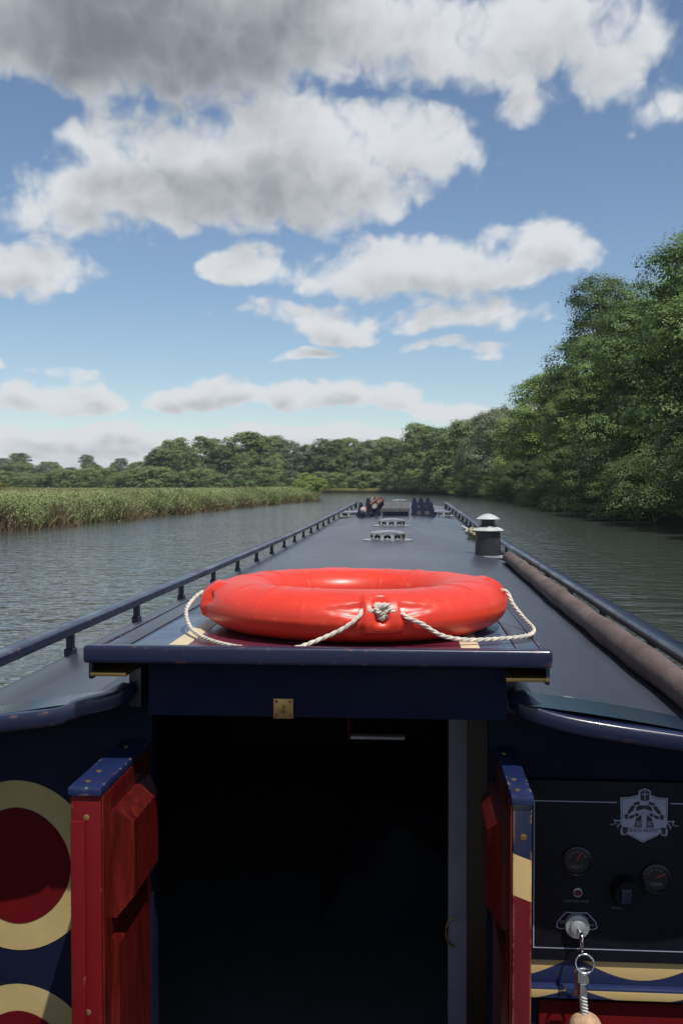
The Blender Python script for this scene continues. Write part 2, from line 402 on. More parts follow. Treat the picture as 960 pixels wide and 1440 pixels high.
def mat_roof():
    m, N, L = new_mat('roof_paint')
    b = principled(N, L, Roughness=.45)
    tc = nd(N, 'ShaderNodeTexCoord')
    n1 = nd(N, 'ShaderNodeTexNoise', Scale=1.3, Detail=6.0, Roughness=.65)
    n2 = nd(N, 'ShaderNodeTexNoise', Scale=140.0, Detail=3.0, Roughness=.7)
    n3 = nd(N, 'ShaderNodeTexNoise', Scale=26.0, Detail=6.0, Roughness=.75)
    mp = nd(N, 'ShaderNodeMapping'); mp.inputs['Scale'].default_value = (1, .25, 1)
    L.new(tc.outputs['Object'], mp.inputs[0]); L.new(mp.outputs[0], n1.inputs['Vector'])
    L.new(tc.outputs['Object'], n2.inputs['Vector']); L.new(tc.outputs['Object'], n3.inputs['Vector'])
    r1 = ramp(N, [(.3, (.033, .037, .052)), (.7, (.048, .052, .068))]); L.new(n1.outputs[0], r1.inputs[0])
    sp = nd(N, 'ShaderNodeMapRange'); sp.inputs[1].default_value = .62; sp.inputs[2].default_value = .75; L.new(n2.outputs[0], sp.inputs[0])
    mx = nd(N, 'ShaderNodeMix', data_type='RGBA'); L.new(r1.outputs[0], mx.inputs[6]); mx.inputs[7].default_value = (.15, .15, .17, 1)
    L.new(sp.outputs[0], mx.inputs[0])
    ws = nd(N, 'ShaderNodeMapRange'); ws.inputs[1].default_value = .685; ws.inputs[2].default_value = .70; L.new(n3.outputs[0], ws.inputs[0])
    mx2 = nd(N, 'ShaderNodeMix', data_type='RGBA'); L.new(mx.outputs[2], mx2.inputs[6]); mx2.inputs[7].default_value = (.22, .15, .12, 1); L.new(ws.outputs[0], mx2.inputs[0])
    # rain streaks and dried puddle marks, then bird lime
    mp4 = nd(N, 'ShaderNodeMapping'); mp4.inputs['Scale'].default_value = (3.2, .55, 1); L.new(tc.outputs['Object'], mp4.inputs[0])
    n4 = nd(N, 'ShaderNodeTexNoise', Scale=1.6, Detail=9.0, Roughness=.72, Distortion=.8); L.new(mp4.outputs[0], n4.inputs['Vector'])
    st = nd(N, 'ShaderNodeMapRange'); st.inputs[1].default_value = .5; st.inputs[2].default_value = .72; st.inputs[4].default_value = .55; L.new(n4.outputs[0], st.inputs[0])
    mxs = nd(N, 'ShaderNodeMix', data_type='RGBA'); L.new(st.outputs[0], mxs.inputs[0]); L.new(mx2.outputs[2], mxs.inputs[6]); mxs.inputs[7].default_value = (.080, .082, .092, 1)
    n5 = nd(N, 'ShaderNodeTexVoronoi', Scale=3.1); n5.inputs['Randomness'].default_value = 1.0; L.new(tc.outputs['Object'], n5.inputs['Vector'])
    lm = nd(N, 'ShaderNodeMapRange'); lm.inputs[1].default_value = .040; lm.inputs[2].default_value = .030; L.new(n5.outputs['Distance'], lm.inputs[0])
    mx2 = nd(N, 'ShaderNodeMix', data_type='RGBA'); L.new(lm.outputs[0], mx2.inputs[0]); L.new(mxs.outputs[2], mx2.inputs[6]); mx2.inputs[7].default_value = (.20, .20, .19, 1)
    sy = nd(N, 'ShaderNodeSeparateXYZ'); L.new(tc.outputs['Object'], sy.inputs[0])
    gl = nd(N, 'ShaderNodeMapRange'); gl.inputs[1].default_value = 2.075; gl.inputs[2].default_value = 2.07; L.new(sy.outputs[1], gl.inputs[0])
    mx3 = nd(N, 'ShaderNodeMix', data_type='RGBA'); L.new(gl.outputs[0], mx3.inputs[0]); L.new(mx2.outputs[2], mx3.inputs[6]); mx3.inputs[7].default_value = (.020, .036, .060, 1)
    L.new(mx3.outputs[2], b.inputs['Base Color'])
    rr = nd(N, 'ShaderNodeMapRange'); rr.inputs[1].default_value = .3; rr.inputs[2].default_value = .7; rr.inputs[3].default_value = .24; rr.inputs[4].default_value = .40
    L.new(n1.outputs[0], rr.inputs[0])
    rm_ = nd(N, 'ShaderNodeMix', data_type='FLOAT'); L.new(gl.outputs[0], rm_.inputs[0]); L.new(rr.outputs[0], rm_.inputs[2]); rm_.inputs[3].default_value = .12
    L.new(rm_.outputs[0], b.inputs['Roughness'])
    bp = nd(N, 'ShaderNodeBump', Strength=.25, Distance=.002); L.new(n2.outputs[0], bp.inputs['Height'])
    # slight plate ripples between the roof beams
    wv = nd(N, 'ShaderNodeTexWave', Scale=.55, Distortion=1.0); wv.bands_direction = 'Y'; L.new(tc.outputs['Object'], wv.inputs['Vector'])
    bp2 = nd(N, 'ShaderNodeBump', Strength=.06, Distance=.02); L.new(wv.outputs[0], bp2.inputs['Height']); L.new(bp.outputs[0], bp2.inputs['Normal'])
    L.new(bp2.outputs[0], b.inputs['Normal'])


mat_roof()


def mat_mahogany():
    m, N, L = new_mat('mahogany')
    b = principled(N, L, Roughness=.3)
    b.inputs['Coat Weight'].default_value = .2; b.inputs['Coat Roughness'].default_value = .15; b.inputs['Specular IOR Level'].default_value = .3
    tc = nd(N, 'ShaderNodeTexCoord')
    mp = nd(N, 'ShaderNodeMapping'); mp.inputs['Scale'].default_value = (18, 18, 1.6); L.new(tc.outputs['Object'], mp.inputs[0])
    n = nd(N, 'ShaderNodeTexNoise', Scale=3.0, Detail=8.0, Roughness=.7, Distortion=.6); L.new(mp.outputs[0], n.inputs['Vector'])
    r = ramp(N, [(.28, (.022, .002, .002)), (.5, (.080, .006, .005)), (.72, (.155, .016, .011))]); L.new(n.outputs[0], r.inputs[0])
    L.new(r.outputs[0], b.inputs['Base Color'])
    bp = nd(N, 'ShaderNodeBump', Strength=.15, Distance=.002); L.new(n.outputs[0], bp.inputs['Height']); L.new(bp.outputs[0], b.inputs['Normal'])


mat_mahogany()


def mat_canvas():
    m, N, L = new_mat('faded_canvas')
    b = principled(N, L, Roughness=.9)
    tc = nd(N, 'ShaderNodeTexCoord')
    n = nd(N, 'ShaderNodeTexNoise', Scale=6.0, Detail=8.0, Roughness=.7); L.new(tc.outputs['Object'], n.inputs['Vector'])
    r = ramp(N, [(.3, (.065, .043, .038)), (.5, (.105, .074, .066)), (.75, (.16, .12, .11))]); L.new(n.outputs[0], r.inputs[0])
    L.new(r.outputs[0], b.inputs['Base Color'])
    n2 = nd(N, 'ShaderNodeTexNoise', Scale=45.0, Detail=6.0, Roughness=.7); L.new(tc.outputs['Object'], n2.inputs['Vector'])
    bp = nd(N, 'ShaderNodeBump', Strength=.6, Distance=.006); L.new(n2.outputs[0], bp.inputs['Height']); L.new(bp.outputs[0], b.inputs['Normal'])


mat_canvas()


def mat_buoy():
    m, N, L = new_mat('buoy_plastic')
    b = principled(N, L, Roughness=.34)
    b.inputs['Subsurface Weight'].default_value = .05
    b.inputs['Subsurface Radius'].default_value = (.02, .004, .002)
    b.inputs['Subsurface Scale'].default_value = .3
    tc = nd(N, 'ShaderNodeTexCoord')
    n = nd(N, 'ShaderNodeTexNoise', Scale=7.0, Detail=7.0, Roughness=.7); L.new(tc.outputs['Object'], n.inputs['Vector'])
    r = ramp(N, [(.3, (.60, .036, .016)), (.65, (.69, .046, .021)), (.85, (.66, .075, .040))]); L.new(n.outputs[0], r.inputs[0])
    # dull scuffs
    n2 = nd(N, 'ShaderNodeTexNoise', Scale=28.0, Detail=6.0, Roughness=.75); L.new(tc.outputs['Object'], n2.inputs['Vector'])
    sc_ = nd(N, 'ShaderNodeMapRange'); sc_.inputs[1].default_value = .60; sc_.inputs[2].default_value = .74; sc_.inputs[4].default_value = .5; L.new(n2.outputs[0], sc_.inputs[0])
    mx = nd(N, 'ShaderNodeMix', data_type='RGBA'); L.new(sc_.outputs[0], mx.inputs[0]); L.new(r.outputs[0], mx.inputs[6]); mx.inputs[7].default_value = (.72, .22, .14, 1)
    L.new(mx.outputs[2], b.inputs['Base Color'])
    rr = nd(N, 'ShaderNodeMapRange'); rr.inputs[3].default_value = .27; rr.inputs[4].default_value = .46; L.new(n.outputs[0], rr.inputs[0]); L.new(rr.outputs[0], b.inputs['Roughness'])


mat_buoy()


def mat_water():
    m, N, L = new_mat('river_water')
    b = principled(N, L, Roughness=.06, IOR=1.33)
    b.inputs['Base Color'].default_value = (.046, .053, .048, 1)
    tc = nd(N, 'ShaderNodeTexCoord')
    # wind ripples: crests lie across the river
    mp = nd(N, 'ShaderNodeMapping'); mp.inputs['Scale'].default_value = (.55, 1.0, 1); mp.inputs['Rotation'].default_value = (0, 0, R(-14)); L.new(tc.outputs['Object'], mp.inputs[0])
    n1 = nd(N, 'ShaderNodeTexNoise', Scale=2.3, Detail=2.0, Roughness=.5, Distortion=.4); L.new(mp.outputs[0], n1.inputs['Vector'])
    n2 = nd(N, 'ShaderNodeTexNoise', Scale=8.0, Detail=2.0, Roughness=.5, Distortion=.3); L.new(mp.outputs[0], n2.inputs['Vector'])
    n3 = nd(N, 'ShaderNodeTexNoise', Scale=.10, Detail=3.0, Roughness=.5); L.new(tc.outputs['Object'], n3.inputs['Vector'])
    amp = nd(N, 'ShaderNodeMapRange'); amp.inputs[1].default_value = .35; amp.inputs[2].default_value = .65; amp.inputs[3].default_value = .6; amp.inputs[4].default_value = 1.25; L.new(n3.outputs[0], amp.inputs[0])
    b1 = nd(N, 'ShaderNodeBump', Distance=.07); L.new(n1.outputs[0], b1.inputs['Height']); L.new(amp.outputs[0], b1.inputs['Strength'])
    b2 = nd(N, 'ShaderNodeBump', Strength=.85, Distance=.030); L.new(n2.outputs[0], b2.inputs['Height']); L.new(b1.outputs[0], b2.inputs['Normal'])
    L.new(b2.outputs[0], b.inputs['Normal'])


mat_water()


def leaf_mat(name, dark, light, trans=.22):
    m, N, L = new_mat(name)
    geo = nd(N, 'ShaderNodeNewGeometry'); oi = nd(N, 'ShaderNodeObjectInfo')
    n = nd(N, 'ShaderNodeTexNoise', Scale=.35, Detail=4.0, Roughness=.6); L.new(geo.outputs['Position'], n.inputs['Vector'])
    ad = nd(N, 'ShaderNodeMath', operation='MULTIPLY_ADD'); L.new(geo.outputs['Random Per Island'], ad.inputs[0]); ad.inputs[1].default_value = .25; L.new(n.outputs[0], ad.inputs[2])
    ad2 = nd(N, 'ShaderNodeMath', operation='MULTIPLY_ADD'); L.new(oi.outputs['Random'], ad2.inputs[0]); ad2.inputs[1].default_value = .3; L.new(ad.outputs[0], ad2.inputs[2])
    r = ramp(N, [(.40, dark), (.92, light)]); L.new(ad2.outputs[0], r.inputs[0])
    d = nd(N, 'ShaderNodeBsdfPrincipled', Roughness=.55); d.inputs['Specular IOR Level'].default_value = .25
    L.new(r.outputs[0], d.inputs['Base Color'])
    t = nd(N, 'ShaderNodeBsdfTranslucent')
    hs = nd(N, 'ShaderNodeHueSaturation'); hs.inputs['Hue'].default_value = .485; hs.inputs['Value'].default_value = 1.3; L.new(r.outputs[0], hs.inputs['Color']); L.new(hs.outputs[0], t.inputs[0])
    mx = nd(N, 'ShaderNodeMixShader'); mx.inputs[0].default_value = trans; L.new(d.outputs[0], mx.inputs[1]); L.new(t.outputs[0], mx.inputs[2])
    o = nd(N, 'ShaderNodeOutputMaterial'); L.new(mx.outputs[0], o.inputs[0])


leaf_mat('leaf_mid', (.052, .104, .032), (.160, .245, .074), .2)
leaf_mat('leaf_dark', (.038, .074, .028), (.100, .155, .052))
leaf_mat('leaf_bright', (.105, .172, .042), (.230, .325, .090), .22)
leaf_mat('leaf_grey', (.095, .128, .066), (.180, .215, .120))
leaf_mat('leaf_hazed', (.085, .128, .050), (.185, .245, .092))  # leaf lightened for distance, haze put into the colour
leaf_mat('leaf_hazed_dark', (.060, .100, .044), (.130, .185, .075))  # darker distant leaf, likewise lightened with haze in the colour
leaf_mat('leaf_yellow', (.17, .155, .035), (.30, .27, .07))
leaf_mat('leaf_herb', (.12, .165, .06), (.27, .31, .13))


def mat_blades(name, root, mid, tip, dry):
    m, N, L = new_mat(name)
    at = nd(N, 'ShaderNodeAttribute', attribute_name='h')
    geo = nd(N, 'ShaderNodeNewGeometry')
    r = ramp(N, [(0.0, root), (.35, mid), (1.0, tip)]); L.new(at.outputs['Fac'], r.inputs[0])
    n = nd(N, 'ShaderNodeTexNoise', Scale=.28, Detail=4.0, Roughness=.65); L.new(geo.outputs['Position'], n.inputs['Vector'])
    ad = nd(N, 'ShaderNodeMath', operation='MULTIPLY_ADD'); L.new(geo.outputs['Random Per Island'], ad.inputs[0]); ad.inputs[1].default_value = .35; L.new(n.outputs[0], ad.inputs[2])
    k = nd(N, 'ShaderNodeMapRange'); k.inputs[1].default_value = .68; k.inputs[2].default_value = 1.05; L.new(ad.outputs[0], k.inputs[0])
    mx = nd(N, 'ShaderNodeMix', data_type='RGBA'); L.new(k.outputs[0], mx.inputs[0]); L.new(r.outputs[0], mx.inputs[6]); mx.inputs[7].default_value = (*dry, 1)
    d = nd(N, 'ShaderNodeBsdfDiffuse'); L.new(mx.outputs[2], d.inputs[0])
    t = nd(N, 'ShaderNodeBsdfTranslucent'); L.new(mx.outputs[2], t.inputs[0])
    ms = nd(N, 'ShaderNodeMixShader'); ms.inputs[0].default_value = .3; L.new(d.outputs[0], ms.inputs[1]); L.new(t.outputs[0], ms.inputs[2])
    o = nd(N, 'ShaderNodeOutputMaterial'); L.new(ms.outputs[0], o.inputs[0])


mat_blades('reed_leaf', (.17, .14, .085), (.155, .195, .075), (.25, .275, .13), (.30, .25, .15))
mat_blades('dry_stem', (.12, .075, .055), (.22, .145, .10), (.21, .18, .11), (.18, .14, .09))
mat_blades('meadow_blade', (.16, .16, .075), (.22, .21, .10), (.30, .265, .15), (.30, .25, .15))


def mat_land():
    m, N, L = new_mat('grassy_earth')
    b = principled(N, L, Roughness=1.0); b.inputs['Specular IOR Level'].default_value = .1
    geo = nd(N, 'ShaderNodeNewGeometry')
    n = nd(N, 'ShaderNodeTexNoise', Scale=.12, Detail=8.0, Roughness=.7); L.new(geo.outputs['Position'], n.inputs['Vector'])
    r = ramp(N, [(.3, (.065, .075, .025)), (.55, (.115, .115, .045)), (.8, (.17, .145, .07))]); L.new(n.outputs[0], r.inputs[0])
    sp = nd(N, 'ShaderNodeSeparateXYZ'); L.new(geo.outputs['Position'], sp.inputs[0])
    k = nd(N, 'ShaderNodeMapRange'); k.inputs[1].default_value = .25; k.inputs[2].default_value = .7; L.new(sp.outputs[2], k.inputs[0])
    mx = nd(N, 'ShaderNodeMix', data_type='RGBA'); L.new(k.outputs[0], mx.inputs[0]); mx.inputs[6].default_value = (.020, .017, .011, 1); L.new(r.outputs[0], mx.inputs[7])
    L.new(mx.outputs[2], b.inputs['Base Color'])


mat_land()

# ------------------------------------------------------------------ builders


def tag(o, label=None, cat=None, group=None, kind=None):
    if label: o['label'] = label
    if cat: o['category'] = cat
    if group: o['group'] = group
    if kind: o['kind'] = kind
    return o


def empty(name, loc):
    o = bpy.data.objects.new(name, None); COL.objects.link(o)
    o.location = loc; o.empty_display_size = .1
    return o


def link(name, me, mat=None, parent=None, smooth=False):
    o = bpy.data.objects.new(name, me); COL.objects.link(o)
    if mat: me.materials.append(MATS[mat])
    if smooth:
        me.polygons.foreach_set('use_smooth', [True] * len(me.polygons))
    if parent:
        o.parent = parent
        mw = Matrix.Translation(parent.location)
        p = parent
        while p.parent:
            p = p.parent
            mw = Matrix.Translation(p.location) if p.type == 'EMPTY' else mw
        root = parent
        while root.parent: root = root.parent
        o.matrix_parent_inverse = Matrix.Translation(-Vector(root.location)) if parent is root else Matrix.Identity(4)
    return o


def mesh(name, v, f, mat, parent=None, smooth=False):
    me = bpy.data.meshes.new(name); me.from_pydata([tuple(p) for p in v], [], f); me.update()
    return link(name, me, mat, parent, smooth)


def from_bm(name, bm, mat, parent=None, smooth=False, sharp=None):
    bmesh.ops.recalc_face_normals(bm, faces=bm.faces)
    me = bpy.data.meshes.new(name); bm.to_mesh(me); bm.free()
    o = link(name, me, mat, parent, smooth)
    if sharp and smooth:
        me.set_sharp_from_angle(angle=R(sharp))
    return o


def box(name, x0, x1, y0, y1, z0, z1, mat, parent=None, bev=.003, seg=2):
    bm = bmesh.new()
    bmesh.ops.create_cube(bm, size=1)
    bmesh.ops.scale(bm, vec=(x1 - x0, y1 - y0, z1 - z0), verts=bm.verts)
    bmesh.ops.translate(bm, vec=((x0 + x1) / 2, (y0 + y1) / 2, (z0 + z1) / 2), verts=bm.verts)
    if bev: bmesh.ops.bevel(bm, geom=bm.edges[:], offset=bev, segments=seg, affect='EDGES', profile=.6)
    return from_bm(name, bm, mat, parent, smooth=bool(bev), sharp=40)


def rings(name, rows, mat, parent=None, close_u=True, caps=True, smooth=True, close_v=False, sharp=None):
    """rows of equal length joined as a surface"""
    n = len(rows[0]); v = [p for r in rows for p in r]; f = []
    R_ = len(rows)
    for i in range(R_ if close_v else R_ - 1):
        for j in range(n if close_u else n - 1):
            a = i * n + j; b = i * n + (j + 1) % n; k = (i + 1) % R_
            f.append((a, b, k * n + (j + 1) % n, k * n + j))
    if caps and close_u and not close_v:
        f.append(tuple(range(n))[::-1]); f.append(tuple(range((R_ - 1) * n, R_ * n)))
    bm = bmesh.new()
    vs = [bm.verts.new(p) for p in v]
    for q in f:
        try: bm.faces.new([vs[i] for i in q])
        except ValueError: pass
    return from_bm(name, bm, mat, parent, smooth, sharp or 50)


def tube_rows(path, rad, seg=10, up=Vector((0, 0, 1)), sx=1.0, sz=1.0, twist=None):
    path = [Vector(p) for p in path]; rows = []
    for i, p in enumerate(path):
        t = (path[min(i + 1, len(path) - 1)] - path[max(i - 1, 0)]).normalized()
        s = t.cross(up)
        if s.length < 1e-4: s = t.cross(Vector((1, 0, 0)))
        s.normalize(); w = s.cross(t)
        r = rad(i / (len(path) - 1)) if callable(rad) else rad
        rows.append([p + s * math.cos(2 * math.pi * k / seg) * r * sx + w * math.sin(2 * math.pi * k / seg) * r * sz for k in range(seg)])
    return rows


def tube(name, path, rad, mat, parent=None, seg=10, **k):
    return rings(name, tube_rows(path, rad, seg, **k), mat, parent)


def lathe(name, prof, c, mat, parent=None, seg=32, axis='Z', sharp=35):
    c = Vector(c); rows = []
    for r, h in prof:
        row = []
        for k in range(seg):
            a = 2 * math.pi * k / seg
            if axis == 'Z': row.append(c + Vector((r * math.cos(a), r * math.sin(a), h)))
            else: row.append(c + Vector((r * math.cos(a), -h, r * math.sin(a))))   # h points towards -Y
        rows.append(row)
    return rings(name, rows, mat, parent, sharp=sharp)


def catmull(pts, n=12):
    P = [Vector(p) for p in pts]; P = [2 * P[0] - P[1]] + P + [2 * P[-1] - P[-2]]; out = []
    for i in range(1, len(P) - 2):
        for k in range(n):
            t = k / n; a, b, c, d = P[i - 1:i + 3]
            out.append(.5 * ((2 * b) + (c - a) * t + (2 * a - 5 * b + 4 * c - d) * t * t + (3 * b - a - 3 * c + d) * t ** 3))
    out.append(P[-2])
    return out


def rope(name, path, r, mat, parent=None, pitch=.05):
    """three-strand laid rope"""
    path = [Vector(p) for p in path]
    L_ = [0]
    for a, b in zip(path, path[1:]): L_.append(L_[-1] + (b - a).length)
    n = max(12, int(L_[-1] / .006)); pts = []
    j = 0
    for i in range(n + 1):
        s = L_[-1] * i / n
        while j < len(path) - 2 and L_[j + 1] < s: j += 1
        t = (s - L_[j]) / max(1e-6, L_[j + 1] - L_[j])
        pts.append((path[j].lerp(path[j + 1], t), s))
    bm = bmesh.new()
    for st in range(3):
        prev = None
        for i, (p, s) in enumerate(pts):
            t = (pts[min(i + 1, n)][0] - pts[max(i - 1, 0)][0]).normalized()
            a = t.cross(Vector((.13, .21, 1))).normalized(); b = a.cross(t)
            ph = 2 * math.pi * (s / pitch + st / 3)
            c = p + (a * math.cos(ph) + b * math.sin(ph)) * r * .5
            ring = [bm.verts.new(c + (a * math.cos(q * math.pi / 3) + b * math.sin(q * math.pi / 3)) * r * .56) for q in range(6)]
            if prev:
                for q in range(6): bm.faces.new((prev[q], prev[(q + 1) % 6], ring[(q + 1) % 6], ring[q]))
            else: bm.faces.new(ring[::-1])
            prev = ring
        bm.faces.new(prev)
    return from_bm(name, bm, mat, parent, smooth=True)


def flat(name, pts, y, mat, parent=None):
    """flat print facing the steerer (towards -Y)"""
    return mesh(name, [(p[0], y, p[1]) for p in pts], [tuple(range(len(pts)))], mat, parent)


def text(name, body, x, y, z, size, mat, parent=None, sx=1.0):
    cu = bpy.data.curves.new('lettering_curve', 'FONT'); cu.body = body; cu.size = size; cu.align_x = 'CENTER'; cu.align_y = 'CENTER'
    t = bpy.data.objects.new('lettering_source', cu); COL.objects.link(t)
    dg = bpy.context.evaluated_depsgraph_get(); dg.update()
    me = bpy.data.meshes.new_from_object(t.evaluated_get(dg))
    bpy.data.objects.remove(t)
    me.materials.clear()
    for v in me.vertices: v.co = Vector((x + v.co.x * sx, y, z + v.co.y))
    me.name = name
    return link(name, me, mat, parent)


# ------------------------------------------------------------------ land and water
XL = [(-90, -17), (0, -15.6), (34, -14.5), (42, -13.7), (55, -13.1), (88, -11.0), (104, -9.6), (107.5, -9.5), (110, -10.6), (113, -16), (118, -40), (125, -80), (160, -320), (190, -700)]
XR = [(-90, 10.8), (0, 10.5), (38, 10.4), (52, 10.5), (89, 11.4), (114, 10.0), (150, 6.6), (180, .8), (197, -5), (200, -17), (204, -70), (207, -320), (210, -700), (1600, -700)]


def interp(T, y):
    ys = [t[0] for t in T]; xs = [t[1] for t in T]
    return float(np.interp(y, ys, xs))


def zl(off, y):
    return float(np.interp(off, [0, .35, .9, 2, 5, 1000], [-.35, .12, .62, .92, 1.0, 1.0]))


def zr(off, y):
    b = float(np.interp(off, [0, .5, 1.2, 3, 1000], [-.35, .1, .5, .85, .9]))
    hill = float(np.interp(off, [2, 8, 25, 60, 1000], [0, 1.0, 5.0, 8.0, 8.0])) * float(np.interp(y, [0, 100, 150, 200], [1, 1, .35, 0.0]))
    return b + hill


def land(name, T, side, rows, zf):
    offs = [0, .2, .35, .6, .9, 1.3, 2, 3, 5, 8, 14, 25, 45, 90, 200, 500, 1600]
    v, f = [], []; n = len(offs)
    for y in rows:
        x0 = interp(T, y); wob = .35 * math.sin(y * .7) + .25 * math.sin(y * 1.9 + 1)
        for o in offs:
            v.append((x0 + side * o + wob * (1 if o < 5 else 0), y, zf(o, y) + (.12 * math.sin(y * .9 + o) if .5 < o < 30 else 0)))
    for i in range(len(rows) - 1):
        for j in range(n - 1):
            q = (i * n + j, i * n + j + 1, (i + 1) * n + j + 1, (i + 1) * n + j)
            f.append(q if side > 0 else q[::-1])
    return tag(mesh(name, v, f, 'grassy_earth', None, True), kind='structure')


land('meadow', XL, -1, [-90, -60, -30, -10] + list(np.arange(0, 104, 1.5)) + list(np.arange(104, 126, .75)) + [130, 140, 150, 160, 175, 190], zl)
land('wooded_bank', XR, 1, [-90, -60, -30, -10] + list(np.arange(0, 196, 2.0)) + list(np.arange(196, 210.5, .5)) + [220, 250, 300, 400, 600, 1000, 1600], zr)


def river():
    xs = np.concatenate([[-1500, -400, -120, -60, -30, -18], np.arange(-12, 12.01, .3), [18, 30, 60, 120, 400]])
    ys = np.concatenate([[-300, -60, -20], np.arange(-6, 60, .55), np.arange(60, 130, 3.5), [140, 160, 200, 260, 600, 1600]])
    X, Y = np.meshgrid(xs, ys)
    # wash of the bow running back along both sides, and a few following crests
    ax = np.abs(X)
    d = (19.8 - Y)
    off = 1.3 + np.clip(d, 0, 60) * .165
    Z = .075 * np.exp(-((ax - off) / .42) ** 2) * np.clip(d / 2, 0, 1) * np.exp(-np.clip(d, 0, 99) / 26)
    for k in range(1, 4):
        Z += .04 * np.exp(-((ax - off + .85 * k) / .33) ** 2) * np.clip((d - 2 * k) / 2, 0, 1) * np.exp(-np.clip(d, 0, 99) / 22)
    Z += .012 * np.sin(ax * 4.1 + Y * .8) * np.exp(-((ax - 2) / 1.6) ** 2) * np.clip(d / 2, 0, 1)
    Z *= (ax < 11.5)
    v = np.stack([X, Y, Z], -1).reshape(-1, 3); n = len(xs)
    f = [(i * n + j, i * n + j + 1, (i + 1) * n + j + 1, (i + 1) * n + j) for i in range(len(ys) - 1) for j in range(n - 1)]
    tag(mesh('river', v.tolist(), f, 'river_water', None, True), kind='structure')


river()

# ------------------------------------------------------------------ narrowboat
boat = tag(empty('narrowboat', (0, 0, 0)), 'long dark blue narrowboat seen along its roof from the stern', 'narrowboat')
Y0, Y1 = 2.0, 16.75            # roof from the stern edge to the bow end


def half_w(y): return .85 - (.10 * max(0, (y - 11.5) / 5.25) ** 1.6 if y > 11.5 else 0)


def sheer(y): return .10 * max(0, (y - 7.0) / 9.75) ** 2


def roof_z(x, y): return 1.292 - .135 * x * x + sheer(y)


HX0, HX1, HYB = -.405, .352, 2.86    # hatch opening


def build_roof():
    ys = [1.965, 2.2, 2.4, 2.6, HYB] + list(np.linspace(3.2, Y1, 40))
    us = sorted(set(list(np.linspace(-1, 1, 25)) + [HX0 / .85, HX1 / .85]))
    bm = bmesh.new(); g = []
    for y in ys:
        w = half_w(y); row = []
        for u in us:
            x = u * w
            row.append(bm.verts.new((x, y - (.028 if x > 0 and y < 2 else 0), roof_z(x, y))))
        # rolled edge on both sides
        row = [bm.verts.new((-w - .012, y, roof_z(w, y) - .012)), *row, bm.verts.new((w + .012, y, roof_z(w, y) - .012))]
        row = [bm.verts.new((-w - .014, y, roof_z(w, y) - .05)), *row, bm.verts.new((w + .014, y, roof_z(w, y) - .05))]
        g.append(row)
    for i in range(len(ys) - 1):
        for j in range(len(g[0]) - 1):
            xm = (g[i][j].co.x + g[i][j + 1].co.x) / 2
            if ys[i + 1] <= HYB + .01 and HX0 < xm < HX1: continue
            bm.faces.new((g[i][j], g[i][j + 1], g[i + 1][j + 1], g[i + 1][j]))
    # front bulkhead drop at the bow end
    o = from_bm('roof', bm, 'roof_paint', boat, True, 60)
    return o


roof = build_roof()


def sweep_lip(name, pts, w, h, mat, parent):
    """rounded bar along a path; local frame: side = horizontal normal, up = Z"""
    path = catmull(pts, 8); rows = []
    for i, p in enumerate(path):
        t = (path[min(i + 1, len(path) - 1)] - path[max(i - 1, 0)]).normalized()
        s = Vector((t.y, -t.x, 0)); s = s.normalized() if s.length > 1e-5 else Vector((0, -1, 0))
        row = []
        for k in range(16):
            a = 2 * math.pi * (k + .5) / 16
            c, q = math.cos(a), math.sin(a)
            row.append(p + s * (math.copysign(abs(c) ** .38, c) * w / 2) + Vector((0, 0, math.copysign(abs(q) ** .38, q) * h / 2)))
        rows.append(row)
    return rings(name, rows, mat, parent)


# stern edge of the roof: a rolled navy lip that rises to the hatch runner at each side
for s_, dx, zs in ((-1, .052, (1.183, 1.199, 1.217, 1.232, 1.246, 1.260, 1.272)), (1, 0.0, (1.178, 1.194, 1.212, 1.226, 1.240, 1.256, 1.272))):
    xs = (.868, .78, .66, .55, .46, .40, .372); ys = (1.978, 1.964, 1.960, 1.963, 1.970, 1.99, 2.02)
    sweep_lip('roof_lip', [(s_ * (x + (dx if k > 3 else 0)), y - (.028 if s_ > 0 else .004), z) for k, (x, y, z) in enumerate(zip(xs, ys, zs))], .046, .034, 'navy_paint', boat)

# cabin sides with tumblehome, bow bulkhead, stern bulkheads, gunwale, hull, decks


def cabin_side(s):
    rows = []
    for y in [2.05] + list(np.linspace(2.6, Y1 - .02, 30)):
        w = half_w(y)
        rows.append([(s * (w + .010), y, roof_z(w, y) - .03), (s * (w + .075), y, .62 + sheer(y) * .6), (s * (w + .035), y, .62 + sheer(y) * .6), (s * (w - .03), y, roof_z(w, y) - .035)])
    side = rings('cabin_side', rows, 'navy_paint', boat, smooth=False)
    for y in (3.6, 5.6, 7.9, 10.4, 12.9):
        fr = lathe_side('window', s, y)
    return side


def lathe_side(name, s, y):
    """rectangular cabin window in a brass frame on the cabin side"""
    w = half_w(y); n = Vector((s * .99, 0, .12)).normalized(); c = Vector((s * (w + .043), y, .92 + sheer(y)))
    up = Vector((0, 1, 0)).cross(n) * s
    up = up if up.z > 0 else -up
    def rect(a, b, off): return [c + Vector((0, sy * a, 0)) + up * sz * b + n * off for sy, sz in ((-1, -1), (1, -1), (1, 1), (-1, 1))]
    fr = rings(name, [rect(.40, .19, -.004), rect(.40, .19, .012), rect(.37, .16, .012), rect(.37, .16, .002)], 'brass', boat, caps=False, smooth=False)
    mesh('pane', rect(.375, .165, .005), [(0, 1, 2, 3)], 'glass_dark', fr)
    return fr


cabin_side(-1); cabin_side(1)


def plate(name, pts, y0, y1, mat, parent):
    rows = [[(x, y0, z) for x, z in pts], [(x, y1, z) for x, z in pts]]
    return rings(name, rows, mat, parent, smooth=False)


